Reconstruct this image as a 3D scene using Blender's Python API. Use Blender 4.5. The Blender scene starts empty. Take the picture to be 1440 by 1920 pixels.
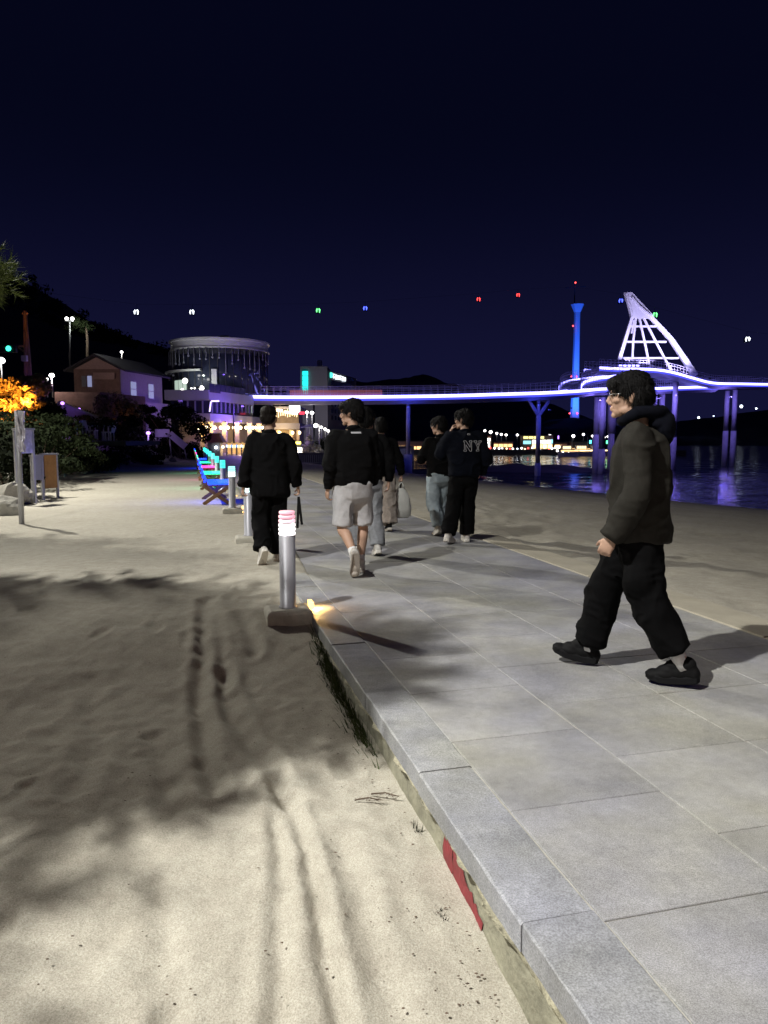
import bpy, bmesh, math, random
import numpy as np
from mathutils import Vector, Matrix, Euler
from mathutils.bvhtree import BVHTree

random.seed(7); RNG = np.random.default_rng(7)
scene = bpy.context.scene
COL = scene.collection
R = math.radians

# ------------------------------------------------------------------ camera
F_PX, CAM_H = 1387.0, 1.4                    # focal length in photo pixels (1440 x 1920), eye height over the paving
PITCH = math.atan(138 / F_PX)
cam_d = bpy.data.cameras.new('camera'); cam = bpy.data.objects.new('camera', cam_d); COL.objects.link(cam)
cam_d.sensor_fit = 'VERTICAL'; cam_d.sensor_height = 36.0; cam_d.lens = F_PX / 1920 * 36
cam_d.clip_start = 0.05; cam_d.clip_end = 9000
cam.location = (0, 0, CAM_H); cam.rotation_euler = (math.pi / 2 - PITCH, 0, 0)
scene.camera = cam

# ------------------------------------------------------------------ night sky
world = bpy.data.worlds.new('World'); scene.world = world; world.use_nodes = True
wn = world.node_tree; wn.nodes.clear()
w_out = wn.nodes.new('ShaderNodeOutputWorld'); w_bg = wn.nodes.new('ShaderNodeBackground')
w_sky = wn.nodes.new('ShaderNodeTexSky'); w_sky.sky_type = 'NISHITA'; w_sky.sun_disc = False
w_sky.sun_elevation = R(-6.0); w_sky.sun_rotation = R(200); w_sky.altitude = 0
w_sky.air_density = 1.0; w_sky.dust_density = 0.6; w_sky.ozone_density = 3.0
w_mix = wn.nodes.new('ShaderNodeMix'); w_mix.data_type = 'RGBA'; w_mix.blend_type = 'ADD'; w_mix.inputs[0].default_value = 1.0
w_mul = wn.nodes.new('ShaderNodeMix'); w_mul.data_type = 'RGBA'; w_mul.blend_type = 'MULTIPLY'; w_mul.inputs[0].default_value = 1.0
SKY_TINT = (0.5, 0.5, 1.0, 1); SKY_BASE = (0.014, 0.019, 0.092, 1); SKY_LOW = (0.066, 0.068, 0.32, 1); SKY_STRENGTH = 0.1
w_mul.inputs[7].default_value = SKY_TINT
# city glow of the night air: thicker towards the horizon, the same all round
w_tc = wn.nodes.new('ShaderNodeTexCoord'); w_sep = wn.nodes.new('ShaderNodeSeparateXYZ'); wn.links.new(w_tc.outputs['Generated'], w_sep.inputs[0])
w_mr = wn.nodes.new('ShaderNodeMapRange'); w_mr.interpolation_type = 'SMOOTHERSTEP'; w_mr.inputs[1].default_value = -.02; w_mr.inputs[2].default_value = .42
wn.links.new(w_sep.outputs[2], w_mr.inputs[0])
w_gl = wn.nodes.new('ShaderNodeMix'); w_gl.data_type = 'RGBA'; w_gl.inputs[6].default_value = SKY_LOW; w_gl.inputs[7].default_value = SKY_BASE
wn.links.new(w_mr.outputs[0], w_gl.inputs[0]); wn.links.new(w_gl.outputs[2], w_mix.inputs[7])
wn.links.new(w_sky.outputs[0], w_mul.inputs[6]); wn.links.new(w_mul.outputs[2], w_mix.inputs[6])
wn.links.new(w_mix.outputs[2], w_bg.inputs[0]); w_bg.inputs[1].default_value = SKY_STRENGTH
wn.links.new(w_bg.outputs[0], w_out.inputs[0])

# ------------------------------------------------------------------ exposure, render
vs = scene.view_settings
vs.view_transform = 'Standard'; vs.look = 'None'; vs.gamma = 1.0; vs.exposure = 0.0; vs.use_curve_mapping = False
scene.render.engine = 'CYCLES'
cy = scene.cycles
cy.use_denoising = True
try: cy.denoiser = 'OPENIMAGEDENOISE'
except Exception: pass
cy.max_bounces = 5; cy.diffuse_bounces = 3; cy.glossy_bounces = 3; cy.transmission_bounces = 4
cy.sample_clamp_indirect = 4.0; cy.sample_clamp_direct = 0.0
cy.caustics_reflective = False; cy.caustics_refractive = False

# street lamps left of the photographer, and an added fill lamp behind
STREET_LAMPS = [  # x, y, height, watts, colour, which way the arm points (x, y)
    (-5.7, -0.9, 10.2, 13600, (1.0, 0.985, 0.93), (0.7, 0.7)),
    (-11.0, 17.0, 9.0, 9600, (1.0, 0.97, 0.88), (1.0, 0.0)),
    (4.5, -13.0, 10.0, 1900, (1.0, 0.66, 0.56), (-0.6, 0.8)),  # unseen lamp added to fill the shaded sand
]

# ------------------------------------------------------------------ measuring helpers
_c, _s = math.cos(PITCH), math.sin(PITCH)
def ray(x, y):
    u = (x - 720) / F_PX; v = (y - 960) / F_PX
    return (u, _c - _s * v, -_s - _c * v)
def gp(x, y, z=0.0):
    r = ray(x, y); t = (z - CAM_H) / r[2]; return (r[0] * t, r[1] * t)
def at(x, y, Y):
    r = ray(x, y); t = Y / r[1]; return Vector((r[0] * t, Y, CAM_H + r[2] * t))

# promenade frame: a runs along the edge, b across it towards the sea
PE = np.array([0.493, 1.647]); PD = np.array([-0.2515, 0.9679]); PN = np.array([0.9679, 0.2515])
def ab(a, b): q = PE + a * PD + b * PN; return float(q[0]), float(q[1])
def to_ab(x, y):
    return (x - PE[0]) * PD[0] + (y - PE[1]) * PD[1], (x - PE[0]) * PN[0] + (y - PE[1]) * PN[1]
PROM_ANG = math.atan2(PD[1], PD[0]) - math.pi / 2      # rotation that turns +Y into the promenade's run
WATER_Z = -2.8

# ------------------------------------------------------------------ numpy noise
def _hash(ix, iy, iz, seed):
    n = (ix * 374761393 + iy * 668265263 + iz * 2147483647 + seed * 974711) & 0xffffffff
    n = ((n ^ (n >> 13)) * 1274126177) & 0xffffffff
    n = n ^ (n >> 16)
    return (n & 0xffff) / 65535.0
def vnoise(p, seed=0):
    p = np.asarray(p, dtype=np.float64)
    i = np.floor(p).astype(np.int64); f = p - i; f = f * f * (3 - 2 * f)
    r = 0
    for dx in (0, 1):
        wx = f[:, 0] if dx else 1 - f[:, 0]
        for dy in (0, 1):
            wy = f[:, 1] if dy else 1 - f[:, 1]
            for dz in (0, 1):
                wz = f[:, 2] if dz else 1 - f[:, 2]
                r = r + wx * wy * wz * _hash(i[:, 0] + dx, i[:, 1] + dy, i[:, 2] + dz, seed)
    return r * 2 - 1
def vnoise2(x, y, seed=0):
    return vnoise(np.stack([x.ravel(), y.ravel(), np.zeros(x.size)], 1), seed).reshape(x.shape)
def fbm2(x, y, octv=4, seed=0):
    t = 0; a = 1.0
    for k in range(octv):
        t = t + a * vnoise2(x * 2 ** k, y * 2 ** k, seed + k); a *= 0.5
    return t

# ------------------------------------------------------------------ object helpers
def link(o, parent=None):
    COL.objects.link(o)
    if parent is not None: o.parent = parent
    return o
def tag(o, label=None, cat=None, group=None, kind=None):
    if label: o['label'] = label
    if cat: o['category'] = cat
    if group: o['group'] = group
    if kind: o['kind'] = kind
    return o
def empty(name, loc=(0, 0, 0), rz=0.0):
    o = bpy.data.objects.new(name, None); o.empty_display_size = 0.2
    o.location = loc; o.rotation_euler = (0, 0, rz); COL.objects.link(o); return o
def origin_of(parent):
    o = Vector((0, 0, 0)); p = parent
    while p is not None:
        o += Vector(p.location); p = p.parent
    return o
def np_mesh(name, v, f, mat=None, parent=None, smooth=False, local=False):
    """v (N,3) world coordinates (or local), f list/array of polygons"""
    v = np.asarray(v, dtype=np.float64)
    if parent is not None and not local:
        v = v - np.array(origin_of(parent))
    me = bpy.data.meshes.new(name)
    me.from_pydata(v, [], f)
    if smooth: me.shade_smooth()
    if mat is not None: me.materials.append(mat)
    me.update()
    return link(bpy.data.objects.new(name, me), parent)

class MB:
    def __init__(s): s.v = []; s.f = []
    def add(s, v, f):
        n = len(s.v); s.v.extend([tuple(q) for q in v]); s.f.extend([tuple(i + n for i in q) for q in f]); return s
    def box(s, c, size, rz=0.0, top=1.0):
        hx, hy, hz = size[0] / 2, size[1] / 2, size[2] / 2; ca, sa = math.cos(rz), math.sin(rz); v = []
        for z, k in ((-hz, 1.0), (hz, top)):
            for x, y in ((-hx, -hy), (hx, -hy), (hx, hy), (-hx, hy)):
                x *= k; y *= k
                v.append((c[0] + x * ca - y * sa, c[1] + x * sa + y * ca, c[2] + z))
        return s.add(v, [(3, 2, 1, 0), (4, 5, 6, 7), (0, 1, 5, 4), (1, 2, 6, 5), (2, 3, 7, 6), (3, 0, 4, 7)])
    def cbox(s, c, size, ch=0.01, rz=0.0):
        """box with a chamfered top edge and chamfered corners"""
        hx, hy, hz = size[0] / 2, size[1] / 2, size[2] / 2; ca, sa = math.cos(rz), math.sin(rz); v = []
        def ring(k, z):
            a, b = hx - k, hy - k
            for x, y in ((-a, -b), (a, -b), (a, b), (-a, b)):
                v.append((c[0] + x * ca - y * sa, c[1] + x * sa + y * ca, c[2] + z))
        ring(0, -hz); ring(0, hz - ch); ring(ch * .35, hz - ch * .35); ring(ch, hz)
        f = [(3, 2, 1, 0)]
        for r in range(3):
            for i in range(4):
                j = (i + 1) % 4; f.append((r * 4 + i, r * 4 + j, r * 4 + 4 + j, r * 4 + 4 + i))
        f.append((12, 13, 14, 15))
        return s.add(v, f)
    def beam(s, p, q, w, h, up=(0, 0, 1), w2=None, h2=None):
        p, q = Vector(p), Vector(q); d = (q - p).normalized(); up = Vector(up)
        x = d.cross(up)
        if x.length < 1e-4: x = d.cross(Vector((0, 1, 0)))
        x.normalize(); y = x.cross(d).normalized(); v = []
        for o, ww, hh in ((p, w, h), (q, w2 or w, h2 or h)):
            for i, j in ((-1, -1), (1, -1), (1, 1), (-1, 1)): v.append(o + x * (i * ww / 2) + y * (j * hh / 2))
        return s.add(v, [(0, 1, 2, 3), (7, 6, 5, 4), (0, 4, 5, 1), (1, 5, 6, 2), (2, 6, 7, 3), (3, 7, 4, 0)])
    def tube(s, path, r, n=8, caps=True):
        path = [Vector(p) for p in path]; m = len(path)
        if not hasattr(r, '__len__'): r = [r] * m
        v = []; f = []; prev = None
        for i, p in enumerate(path):
            d = (path[min(i + 1, m - 1)] - path[max(i - 1, 0)]).normalized()
            if prev is None:
                x = d.cross(Vector((0, 0, 1)))
                if x.length < 1e-3: x = d.cross(Vector((0, 1, 0)))
            else: x = prev - d * prev.dot(d)
            x.normalize(); prev = x; y = d.cross(x)
            for k in range(n):
                t = 2 * math.pi * k / n; v.append(p + (x * math.cos(t) + y * math.sin(t)) * r[i])
        for i in range(m - 1):
            for k in range(n):
                j = (k + 1) % n; f.append((i * n + k, i * n + j, (i + 1) * n + j, (i + 1) * n + k))
        if caps: f.append(tuple(range(n - 1, -1, -1))); f.append(tuple((m - 1) * n + k for k in range(n)))
        return s.add(v, f)
    def lathe(s, prof, c=(0, 0, 0), n=24, a0=0.0, a1=2 * math.pi):
        full = abs(a1 - a0 - 2 * math.pi) < 1e-6; cols = n if full else n + 1; v = []; f = []
        for r, z in prof:
            for k in range(cols):
                t = a0 + (a1 - a0) * k / n; v.append((c[0] + r * math.cos(t), c[1] + r * math.sin(t), c[2] + z))
        for i in range(len(prof) - 1):
            for k in range(n):
                j = (k + 1) % cols; f.append((i * cols + k, i * cols + j, (i + 1) * cols + j, (i + 1) * cols + k))
        if full:
            if prof[0][0] > 1e-6: f.append(tuple(range(cols - 1, -1, -1)))
            if prof[-1][0] > 1e-6: f.append(tuple((len(prof) - 1) * cols + k for k in range(cols)))
        return s.add(v, f)
    def ball(s, c, r, nu=12, nv=8, rot=None):
        r = r if hasattr(r, '__len__') else (r, r, r); v = []; f = []
        c = Vector(c)
        for i in range(nv + 1):
            ph = math.pi * i / nv
            for k in range(nu):
                t = 2 * math.pi * k / nu
                q = Vector((r[0] * math.sin(ph) * math.cos(t), r[1] * math.sin(ph) * math.sin(t), -r[2] * math.cos(ph)))
                if rot is not None: q = rot @ q
                v.append(c + q)
        for i in range(nv):
            for k in range(nu):
                j = (k + 1) % nu; f.append((i * nu + k, i * nu + j, (i + 1) * nu + j, (i + 1) * nu + k))
        return s.add(v, f)
    def prism(s, poly, z0, z1):
        n = len(poly); v = [(p[0], p[1], z0) for p in poly] + [(p[0], p[1], z1) for p in poly]
        f = [tuple(range(n - 1, -1, -1)), tuple(range(n, 2 * n))]
        for i in range(n):
            j = (i + 1) % n; f.append((i, j, n + j, n + i))
        return s.add(v, f)
    def quad(s, a, b, c, d): return s.add([a, b, c, d], [(0, 1, 2, 3)])
    def build(s, name, mat, parent=None, smooth=False, local=False):
        return np_mesh(name, np.array(s.v, dtype=np.float64).reshape(-1, 3), s.f, mat, parent, smooth, local)

def copy_tree(o, loc=None, rz=None, parent=None):
    c = o.copy(); COL.objects.link(c); c.parent = parent
    if loc is not None: c.location = loc
    if rz is not None: c.rotation_euler = (0, 0, rz)
    for ch in list(o.children): copy_tree(ch, parent=c)
    return c

# ------------------------------------------------------------------ materials
def _principled(name):
    m = bpy.data.materials.new(name); m.use_nodes = True
    return m, m.node_tree, m.node_tree.nodes['Principled BSDF']
def mat(name, col, rough=0.7, metal=0.0, var=0.15, scale=6.0, bump=0.0, bscale=60.0, obj_var=0.0, spec=0.5, coords='Object', detail=6, sheen=0.0):
    m, nt, b = _principled(name)
    N, L = nt.nodes, nt.links
    b.inputs['Roughness'].default_value = rough; b.inputs['Metallic'].default_value = metal
    b.inputs['Specular IOR Level'].default_value = spec
    if sheen: b.inputs['Sheen Weight'].default_value = sheen
    tc = N.new('ShaderNodeTexCoord')
    out = None
    if var > 0:
        nz = N.new('ShaderNodeTexNoise'); nz.inputs['Scale'].default_value = scale; nz.inputs['Detail'].default_value = detail
        nz.inputs['Roughness'].default_value = 0.62
        L.new(tc.outputs[coords], nz.inputs['Vector'])
        cr = N.new('ShaderNodeValToRGB'); e = cr.color_ramp.elements
        e[0].position = 0.28; e[1].position = 0.72
        e[0].color = tuple(c * (1 - var) for c in col[:3]) + (1,); e[1].color = tuple(min(1, c * (1 + var)) for c in col[:3]) + (1,)
        L.new(nz.outputs['Fac'], cr.inputs['Fac']); out = cr.outputs['Color']
    else:
        rgb = N.new('ShaderNodeRGB'); rgb.outputs[0].default_value = tuple(col[:3]) + (1,); out = rgb.outputs[0]
    if obj_var > 0:
        oi = N.new('ShaderNodeObjectInfo'); mr = N.new('ShaderNodeMapRange')
        mr.inputs[3].default_value = 1 - obj_var; mr.inputs[4].default_value = 1 + obj_var
        L.new(oi.outputs['Random'], mr.inputs[0])
        mx = N.new('ShaderNodeMix'); mx.data_type = 'RGBA'; mx.blend_type = 'MULTIPLY'; mx.inputs[0].default_value = 1
        L.new(out, mx.inputs[6]); L.new(mr.outputs[0], mx.inputs[7]); out = mx.outputs[2]
    L.new(out, b.inputs['Base Color'])
    if bump > 0:
        nb = N.new('ShaderNodeTexNoise'); nb.inputs['Scale'].default_value = bscale; nb.inputs['Detail'].default_value = 4
        L.new(tc.outputs[coords], nb.inputs['Vector'])
        bp = N.new('ShaderNodeBump'); bp.inputs['Strength'].default_value = bump; bp.inputs['Distance'].default_value = 0.02
        L.new(nb.outputs['Fac'], bp.inputs['Height']); L.new(bp.outputs[0], b.inputs['Normal'])
    return m
def glow(name, col, strength, sampled=True, base=(0.1, 0.1, 0.1)):
    m, nt, b = _principled(name)
    b.inputs['Base Color'].default_value = tuple(base) + (1,)
    b.inputs['Emission Color'].default_value = tuple(col[:3]) + (1,); b.inputs['Emission Strength'].default_value = strength
    b.inputs['Roughness'].default_value = 0.5
    if not sampled: m.cycles.emission_sampling = 'NONE'
    return m
def glass(name, col=(0.02, 0.03, 0.05), rough=0.08):
    return mat(name, col, rough=rough, var=0.2, scale=0.6, spec=0.8)

def sand_material():
    m, nt, b = _principled('sand'); N, L = nt.nodes, nt.links
    tc = N.new('ShaderNodeTexCoord')
    def noise(s, d=6, r=.6):
        n = N.new('ShaderNodeTexNoise'); n.inputs['Scale'].default_value = s; n.inputs['Detail'].default_value = d; n.inputs['Roughness'].default_value = r
        L.new(tc.outputs['Object'], n.inputs['Vector']); return n
    n1 = noise(0.55); n2 = noise(9, 8, .7); n3 = noise(170, 3, .8)
    r1 = N.new('ShaderNodeValToRGB'); r1.color_ramp.elements[0].position = .3; r1.color_ramp.elements[1].position = .7
    r1.color_ramp.elements[0].color = (0.375, 0.353, 0.30, 1); r1.color_ramp.elements[1].color = (0.46, 0.438, 0.378, 1)
    L.new(n1.outputs['Fac'], r1.inputs['Fac'])
    r2 = N.new('ShaderNodeValToRGB'); r2.color_ramp.elements[0].position = .25; r2.color_ramp.elements[1].position = .6
    r2.color_ramp.elements[0].color = (0.80, 0.78, 0.76, 1); r2.color_ramp.elements[1].color = (1.05, 1.05, 1.04, 1)
    L.new(n2.outputs['Fac'], r2.inputs['Fac'])
    r3 = N.new('ShaderNodeValToRGB'); r3.color_ramp.elements[0].position = .32; r3.color_ramp.elements[1].position = .62
    r3.color_ramp.elements[0].color = (0.62, 0.60, 0.57, 1); r3.color_ramp.elements[1].color = (1.1, 1.1, 1.1, 1)
    L.new(n3.outputs['Fac'], r3.inputs['Fac'])
    m1 = N.new('ShaderNodeMix'); m1.data_type = 'RGBA'; m1.blend_type = 'MULTIPLY'; m1.inputs[0].default_value = 1
    m2 = N.new('ShaderNodeMix'); m2.data_type = 'RGBA'; m2.blend_type = 'MULTIPLY'; m2.inputs[0].default_value = 1
    L.new(r1.outputs[0], m1.inputs[6]); L.new(r2.outputs[0], m1.inputs[7]); L.new(m1.outputs[2], m2.inputs[6]); L.new(r3.outputs[0], m2.inputs[7])
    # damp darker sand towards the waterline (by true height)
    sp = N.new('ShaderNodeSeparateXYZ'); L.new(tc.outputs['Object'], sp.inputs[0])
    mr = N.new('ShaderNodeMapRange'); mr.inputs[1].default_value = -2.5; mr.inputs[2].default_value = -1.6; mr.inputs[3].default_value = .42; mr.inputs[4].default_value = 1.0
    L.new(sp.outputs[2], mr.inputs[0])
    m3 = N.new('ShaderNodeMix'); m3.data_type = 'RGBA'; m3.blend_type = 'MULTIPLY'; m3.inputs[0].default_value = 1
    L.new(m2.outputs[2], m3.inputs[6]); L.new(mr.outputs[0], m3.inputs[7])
    L.new(m3.outputs[2], b.inputs['Base Color'])
    b.inputs['Roughness'].default_value = .95; b.inputs['Specular IOR Level'].default_value = .15
    bp = N.new('ShaderNodeBump'); bp.inputs['Strength'].default_value = .55; bp.inputs['Distance'].default_value = .012
    nb = noise(55, 5, .7); L.new(nb.outputs['Fac'], bp.inputs['Height']); L.new(bp.outputs[0], b.inputs['Normal'])
    return m

def granite(name, col, speck=0.35, blotch=0.18, scale=260, obj_var=0.06, rough=0.62, spread=1.1):
    m, nt, b = _principled(name); N, L = nt.nodes, nt.links
    geo = N.new('ShaderNodeNewGeometry')
    def noise(s, d=4, r=.6):
        n = N.new('ShaderNodeTexNoise'); n.inputs['Scale'].default_value = s; n.inputs['Detail'].default_value = d; n.inputs['Roughness'].default_value = r
        L.new(geo.outputs['Position'], n.inputs['Vector']); return n
    def ramp(n, lo, hi, p0=.3, p1=.7):
        r = N.new('ShaderNodeValToRGB'); e = r.color_ramp.elements; e[0].position = p0; e[1].position = p1
        e[0].color = (lo, lo, lo, 1); e[1].color = (hi, hi, hi, 1); L.new(n.outputs['Fac'], r.inputs['Fac']); return r.outputs[0]
    def mul(a, c):
        x = N.new('ShaderNodeMix'); x.data_type = 'RGBA'; x.blend_type = 'MULTIPLY'; x.inputs[0].default_value = 1
        L.new(a, x.inputs[6]); L.new(c, x.inputs[7]); return x.outputs[2]
    rg2 = N.new('ShaderNodeValToRGB'); e2 = rg2.color_ramp.elements; e2[0].position = .36; e2[1].position = .64
    e2[0].color = (col[0] * .94, col[1] * .95, col[2] * 1.06, 1); e2[1].color = (col[0] * 1.05, col[1] * 1.04, col[2] * .93, 1)
    L.new(noise(.9, 4, .6).outputs['Fac'], rg2.inputs['Fac'])
    o = mul(rg2.outputs[0], ramp(noise(scale, 3, .7), 1 - speck, 1 + speck, .35, .65))
    o = mul(o, ramp(noise(spread, 6, .65), 1 - blotch, 1 + blotch))
    o = mul(o, ramp(noise(22, 5, .75), 1 - speck * .4, 1 + speck * .35))
    oi = N.new('ShaderNodeObjectInfo'); mr = N.new('ShaderNodeMapRange'); mr.inputs[3].default_value = 1 - obj_var; mr.inputs[4].default_value = 1 + obj_var
    L.new(oi.outputs['Random'], mr.inputs[0]); o = mul(o, mr.outputs[0])
    L.new(o, b.inputs['Base Color'])
    b.inputs['Roughness'].default_value = rough; b.inputs['Specular IOR Level'].default_value = .4
    bp = N.new('ShaderNodeBump'); bp.inputs['Strength'].default_value = .25; bp.inputs['Distance'].default_value = .004
    L.new(noise(150, 3).outputs['Fac'], bp.inputs['Height']); L.new(bp.outputs[0], b.inputs['Normal'])
    return m

M = {}
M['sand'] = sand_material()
M['slab'] = granite('paving granite', (0.262, 0.259, 0.256), speck=.34, blotch=.30, obj_var=.07, spread=1.7)
M['kerb'] = granite('kerb granite', (0.248, 0.251, 0.258), speck=.32, blotch=.30, scale=170, obj_var=.06, spread=2.6)
M['concrete'] = mat('weathered concrete', (0.235, 0.225, 0.165), .9, var=.35, scale=7, bump=.6, bscale=28, coords='Object')
M['mortar'] = mat('old mortar', (0.30, 0.28, 0.20), .95, var=.45, scale=18, bump=.8, bscale=45)
M['joint'] = mat('sandy joint', (0.34, 0.33, 0.295), .95, var=.2, scale=12)
M['edge'] = mat('sandy edge stone', (0.36, 0.33, 0.26), .9, var=.15, scale=3, bump=.2, bscale=60)
M['red_paint'] = mat('flaking red paint', (0.21, 0.028, 0.033), .7, var=.25, scale=14)
M['steel'] = mat('brushed steel', (0.40, 0.40, 0.44), .42, metal=.25, var=.08, scale=9)
M['grey_metal'] = mat('grey painted metal', (0.33, 0.33, 0.35), .5, metal=.3, var=.1, scale=7)
M['dark_metal'] = mat('dark metal', (0.05, 0.05, 0.055), .5, metal=.4, var=.2)
M['white_paint'] = mat('white paint', (0.72, 0.72, 0.72), .5, var=.06)
M['lilac_steel'] = mat('white painted steel', (0.70, 0.70, 0.74), .5, var=.05)
M['bridge'] = mat('bridge paint', (0.26, 0.26, 0.32), .6, var=.1, scale=.6)
M['pile'] = mat('concrete pile', (0.40, 0.40, 0.42), .85, var=.2, scale=1.2)
M['base_block'] = mat('bollard foot concrete', (0.42, 0.40, 0.34), .9, var=.25, scale=9, bump=.4, bscale=30)
M['wood'] = mat('stained timber', (0.23, 0.13, 0.06), .7, var=.35, scale=5)
M['brown_board'] = mat('orange brown board', (0.42, 0.21, 0.06), .65, var=.25, scale=5)
M['bark'] = mat('pine bark', (0.10, 0.07, 0.05), .95, var=.4, scale=14, bump=.8, bscale=25)
M['needle'] = mat('pine needles', (0.15, 0.19, 0.06), .7, var=.3, scale=3, spec=.15)
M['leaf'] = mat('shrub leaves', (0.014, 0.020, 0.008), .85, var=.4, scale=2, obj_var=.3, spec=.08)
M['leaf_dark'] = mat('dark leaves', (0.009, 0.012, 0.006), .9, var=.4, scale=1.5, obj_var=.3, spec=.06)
M['leaf_dry'] = mat('yellowing leaves', (0.10, 0.085, 0.03), .6, var=.35, scale=2)
M['rock'] = mat('grey rock', (0.26, 0.25, 0.22), .9, var=.3, scale=4, bump=.6, bscale=14)
M['hill'] = mat('night hillside', (0.035, 0.04, 0.035), 1.0, var=.5, scale=.05)
M['asphalt'] = mat('asphalt', (0.05, 0.05, 0.05), .9, var=.2)
# ================================================================== GROUND (one sand sheet), water, hills
SHORE = [(95, 5), (48, 16), (33, 28), (22.3, 43), (16.3, 56.6), (9.5, 66), (1.5, 70.5), (-5, 73), (-14, 78), (-40, 96)]
def shore_dist(x, y):
    """signed distance to the shoreline, positive on land"""
    best = np.full(x.shape, 1e9); sg = np.ones(x.shape)
    for (x0, y0), (x1, y1) in zip(SHORE[:-1], SHORE[1:]):
        dx, dy = x1 - x0, y1 - y0; L2 = dx * dx + dy * dy
        t = np.clip(((x - x0) * dx + (y - y0) * dy) / L2, 0, 1)
        d = np.hypot(x - x0 - t * dx, y - y0 - t * dy)
        side = dx * (y - y0) - dy * (x - x0)
        upd = d < best; best = np.where(upd, d, best); sg = np.where(upd, np.sign(side), sg)
    return best * sg
EDGE_Y = [-30, 0, 13, 20, 31, 42, 50, 60, 90, 140]; EDGE_X = [-9.5, -9.2, -8.7, -10.4, -12.9, -12.6, -13.4, -15, -22, -40]
WALL_A = [-6, 0.35, .75, 1.4, 2.0, 2.6, 3.1, 3.6, 4.1, 4.6, 6.5, 60]; WALL_Z = [-.36, -.335, -.275, -.255, -.25, -.235, -.21, -.14, -.07, -.02, .012, .012]
def polyline_dist(x, y, pts):
    best = np.full(x.shape, 1e9)
    for (x0, y0), (x1, y1) in zip(pts[:-1], pts[1:]):
        dx, dy = x1 - x0, y1 - y0; L2 = dx * dx + dy * dy + 1e-9
        t = np.clip(((x - x0) * dx + (y - y0) * dy) / L2, 0, 1)
        best = np.minimum(best, np.hypot(x - x0 - t * dx, y - y0 - t * dy))
    return best
TRACKS = [([(540, 1480), (575, 1580), (602, 1690), (622, 1800), (652, 1930)], .030, .020),
          ([(520, 1440), (527, 1600), (522, 1730), (518, 1840), (520, 1940)], .034, .016),
          ([(640, 1560), (668, 1660), (720, 1790), (780, 1930)], .05, .012),
          ([(385, 1165), (384, 1240), (372, 1310), (385, 1400), (402, 1480)], .045, .020),
          ([(412, 1270), (440, 1340), (470, 1390), (505, 1420), (545, 1490)], .05, .016),
          ([(400, 1160), (410, 1230), (425, 1290)], .04, .014),
          ([(455, 1190), (470, 1220), (478, 1245)], .05, .014),
          ([(300, 1640), (308, 1760), (330, 1900)], .05, .007),
          ([(170, 1290), (180, 1380), (140, 1480)], .06, .010),
          ([(290, 1380), (310, 1470), (318, 1520)], .05, .012)]
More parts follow.
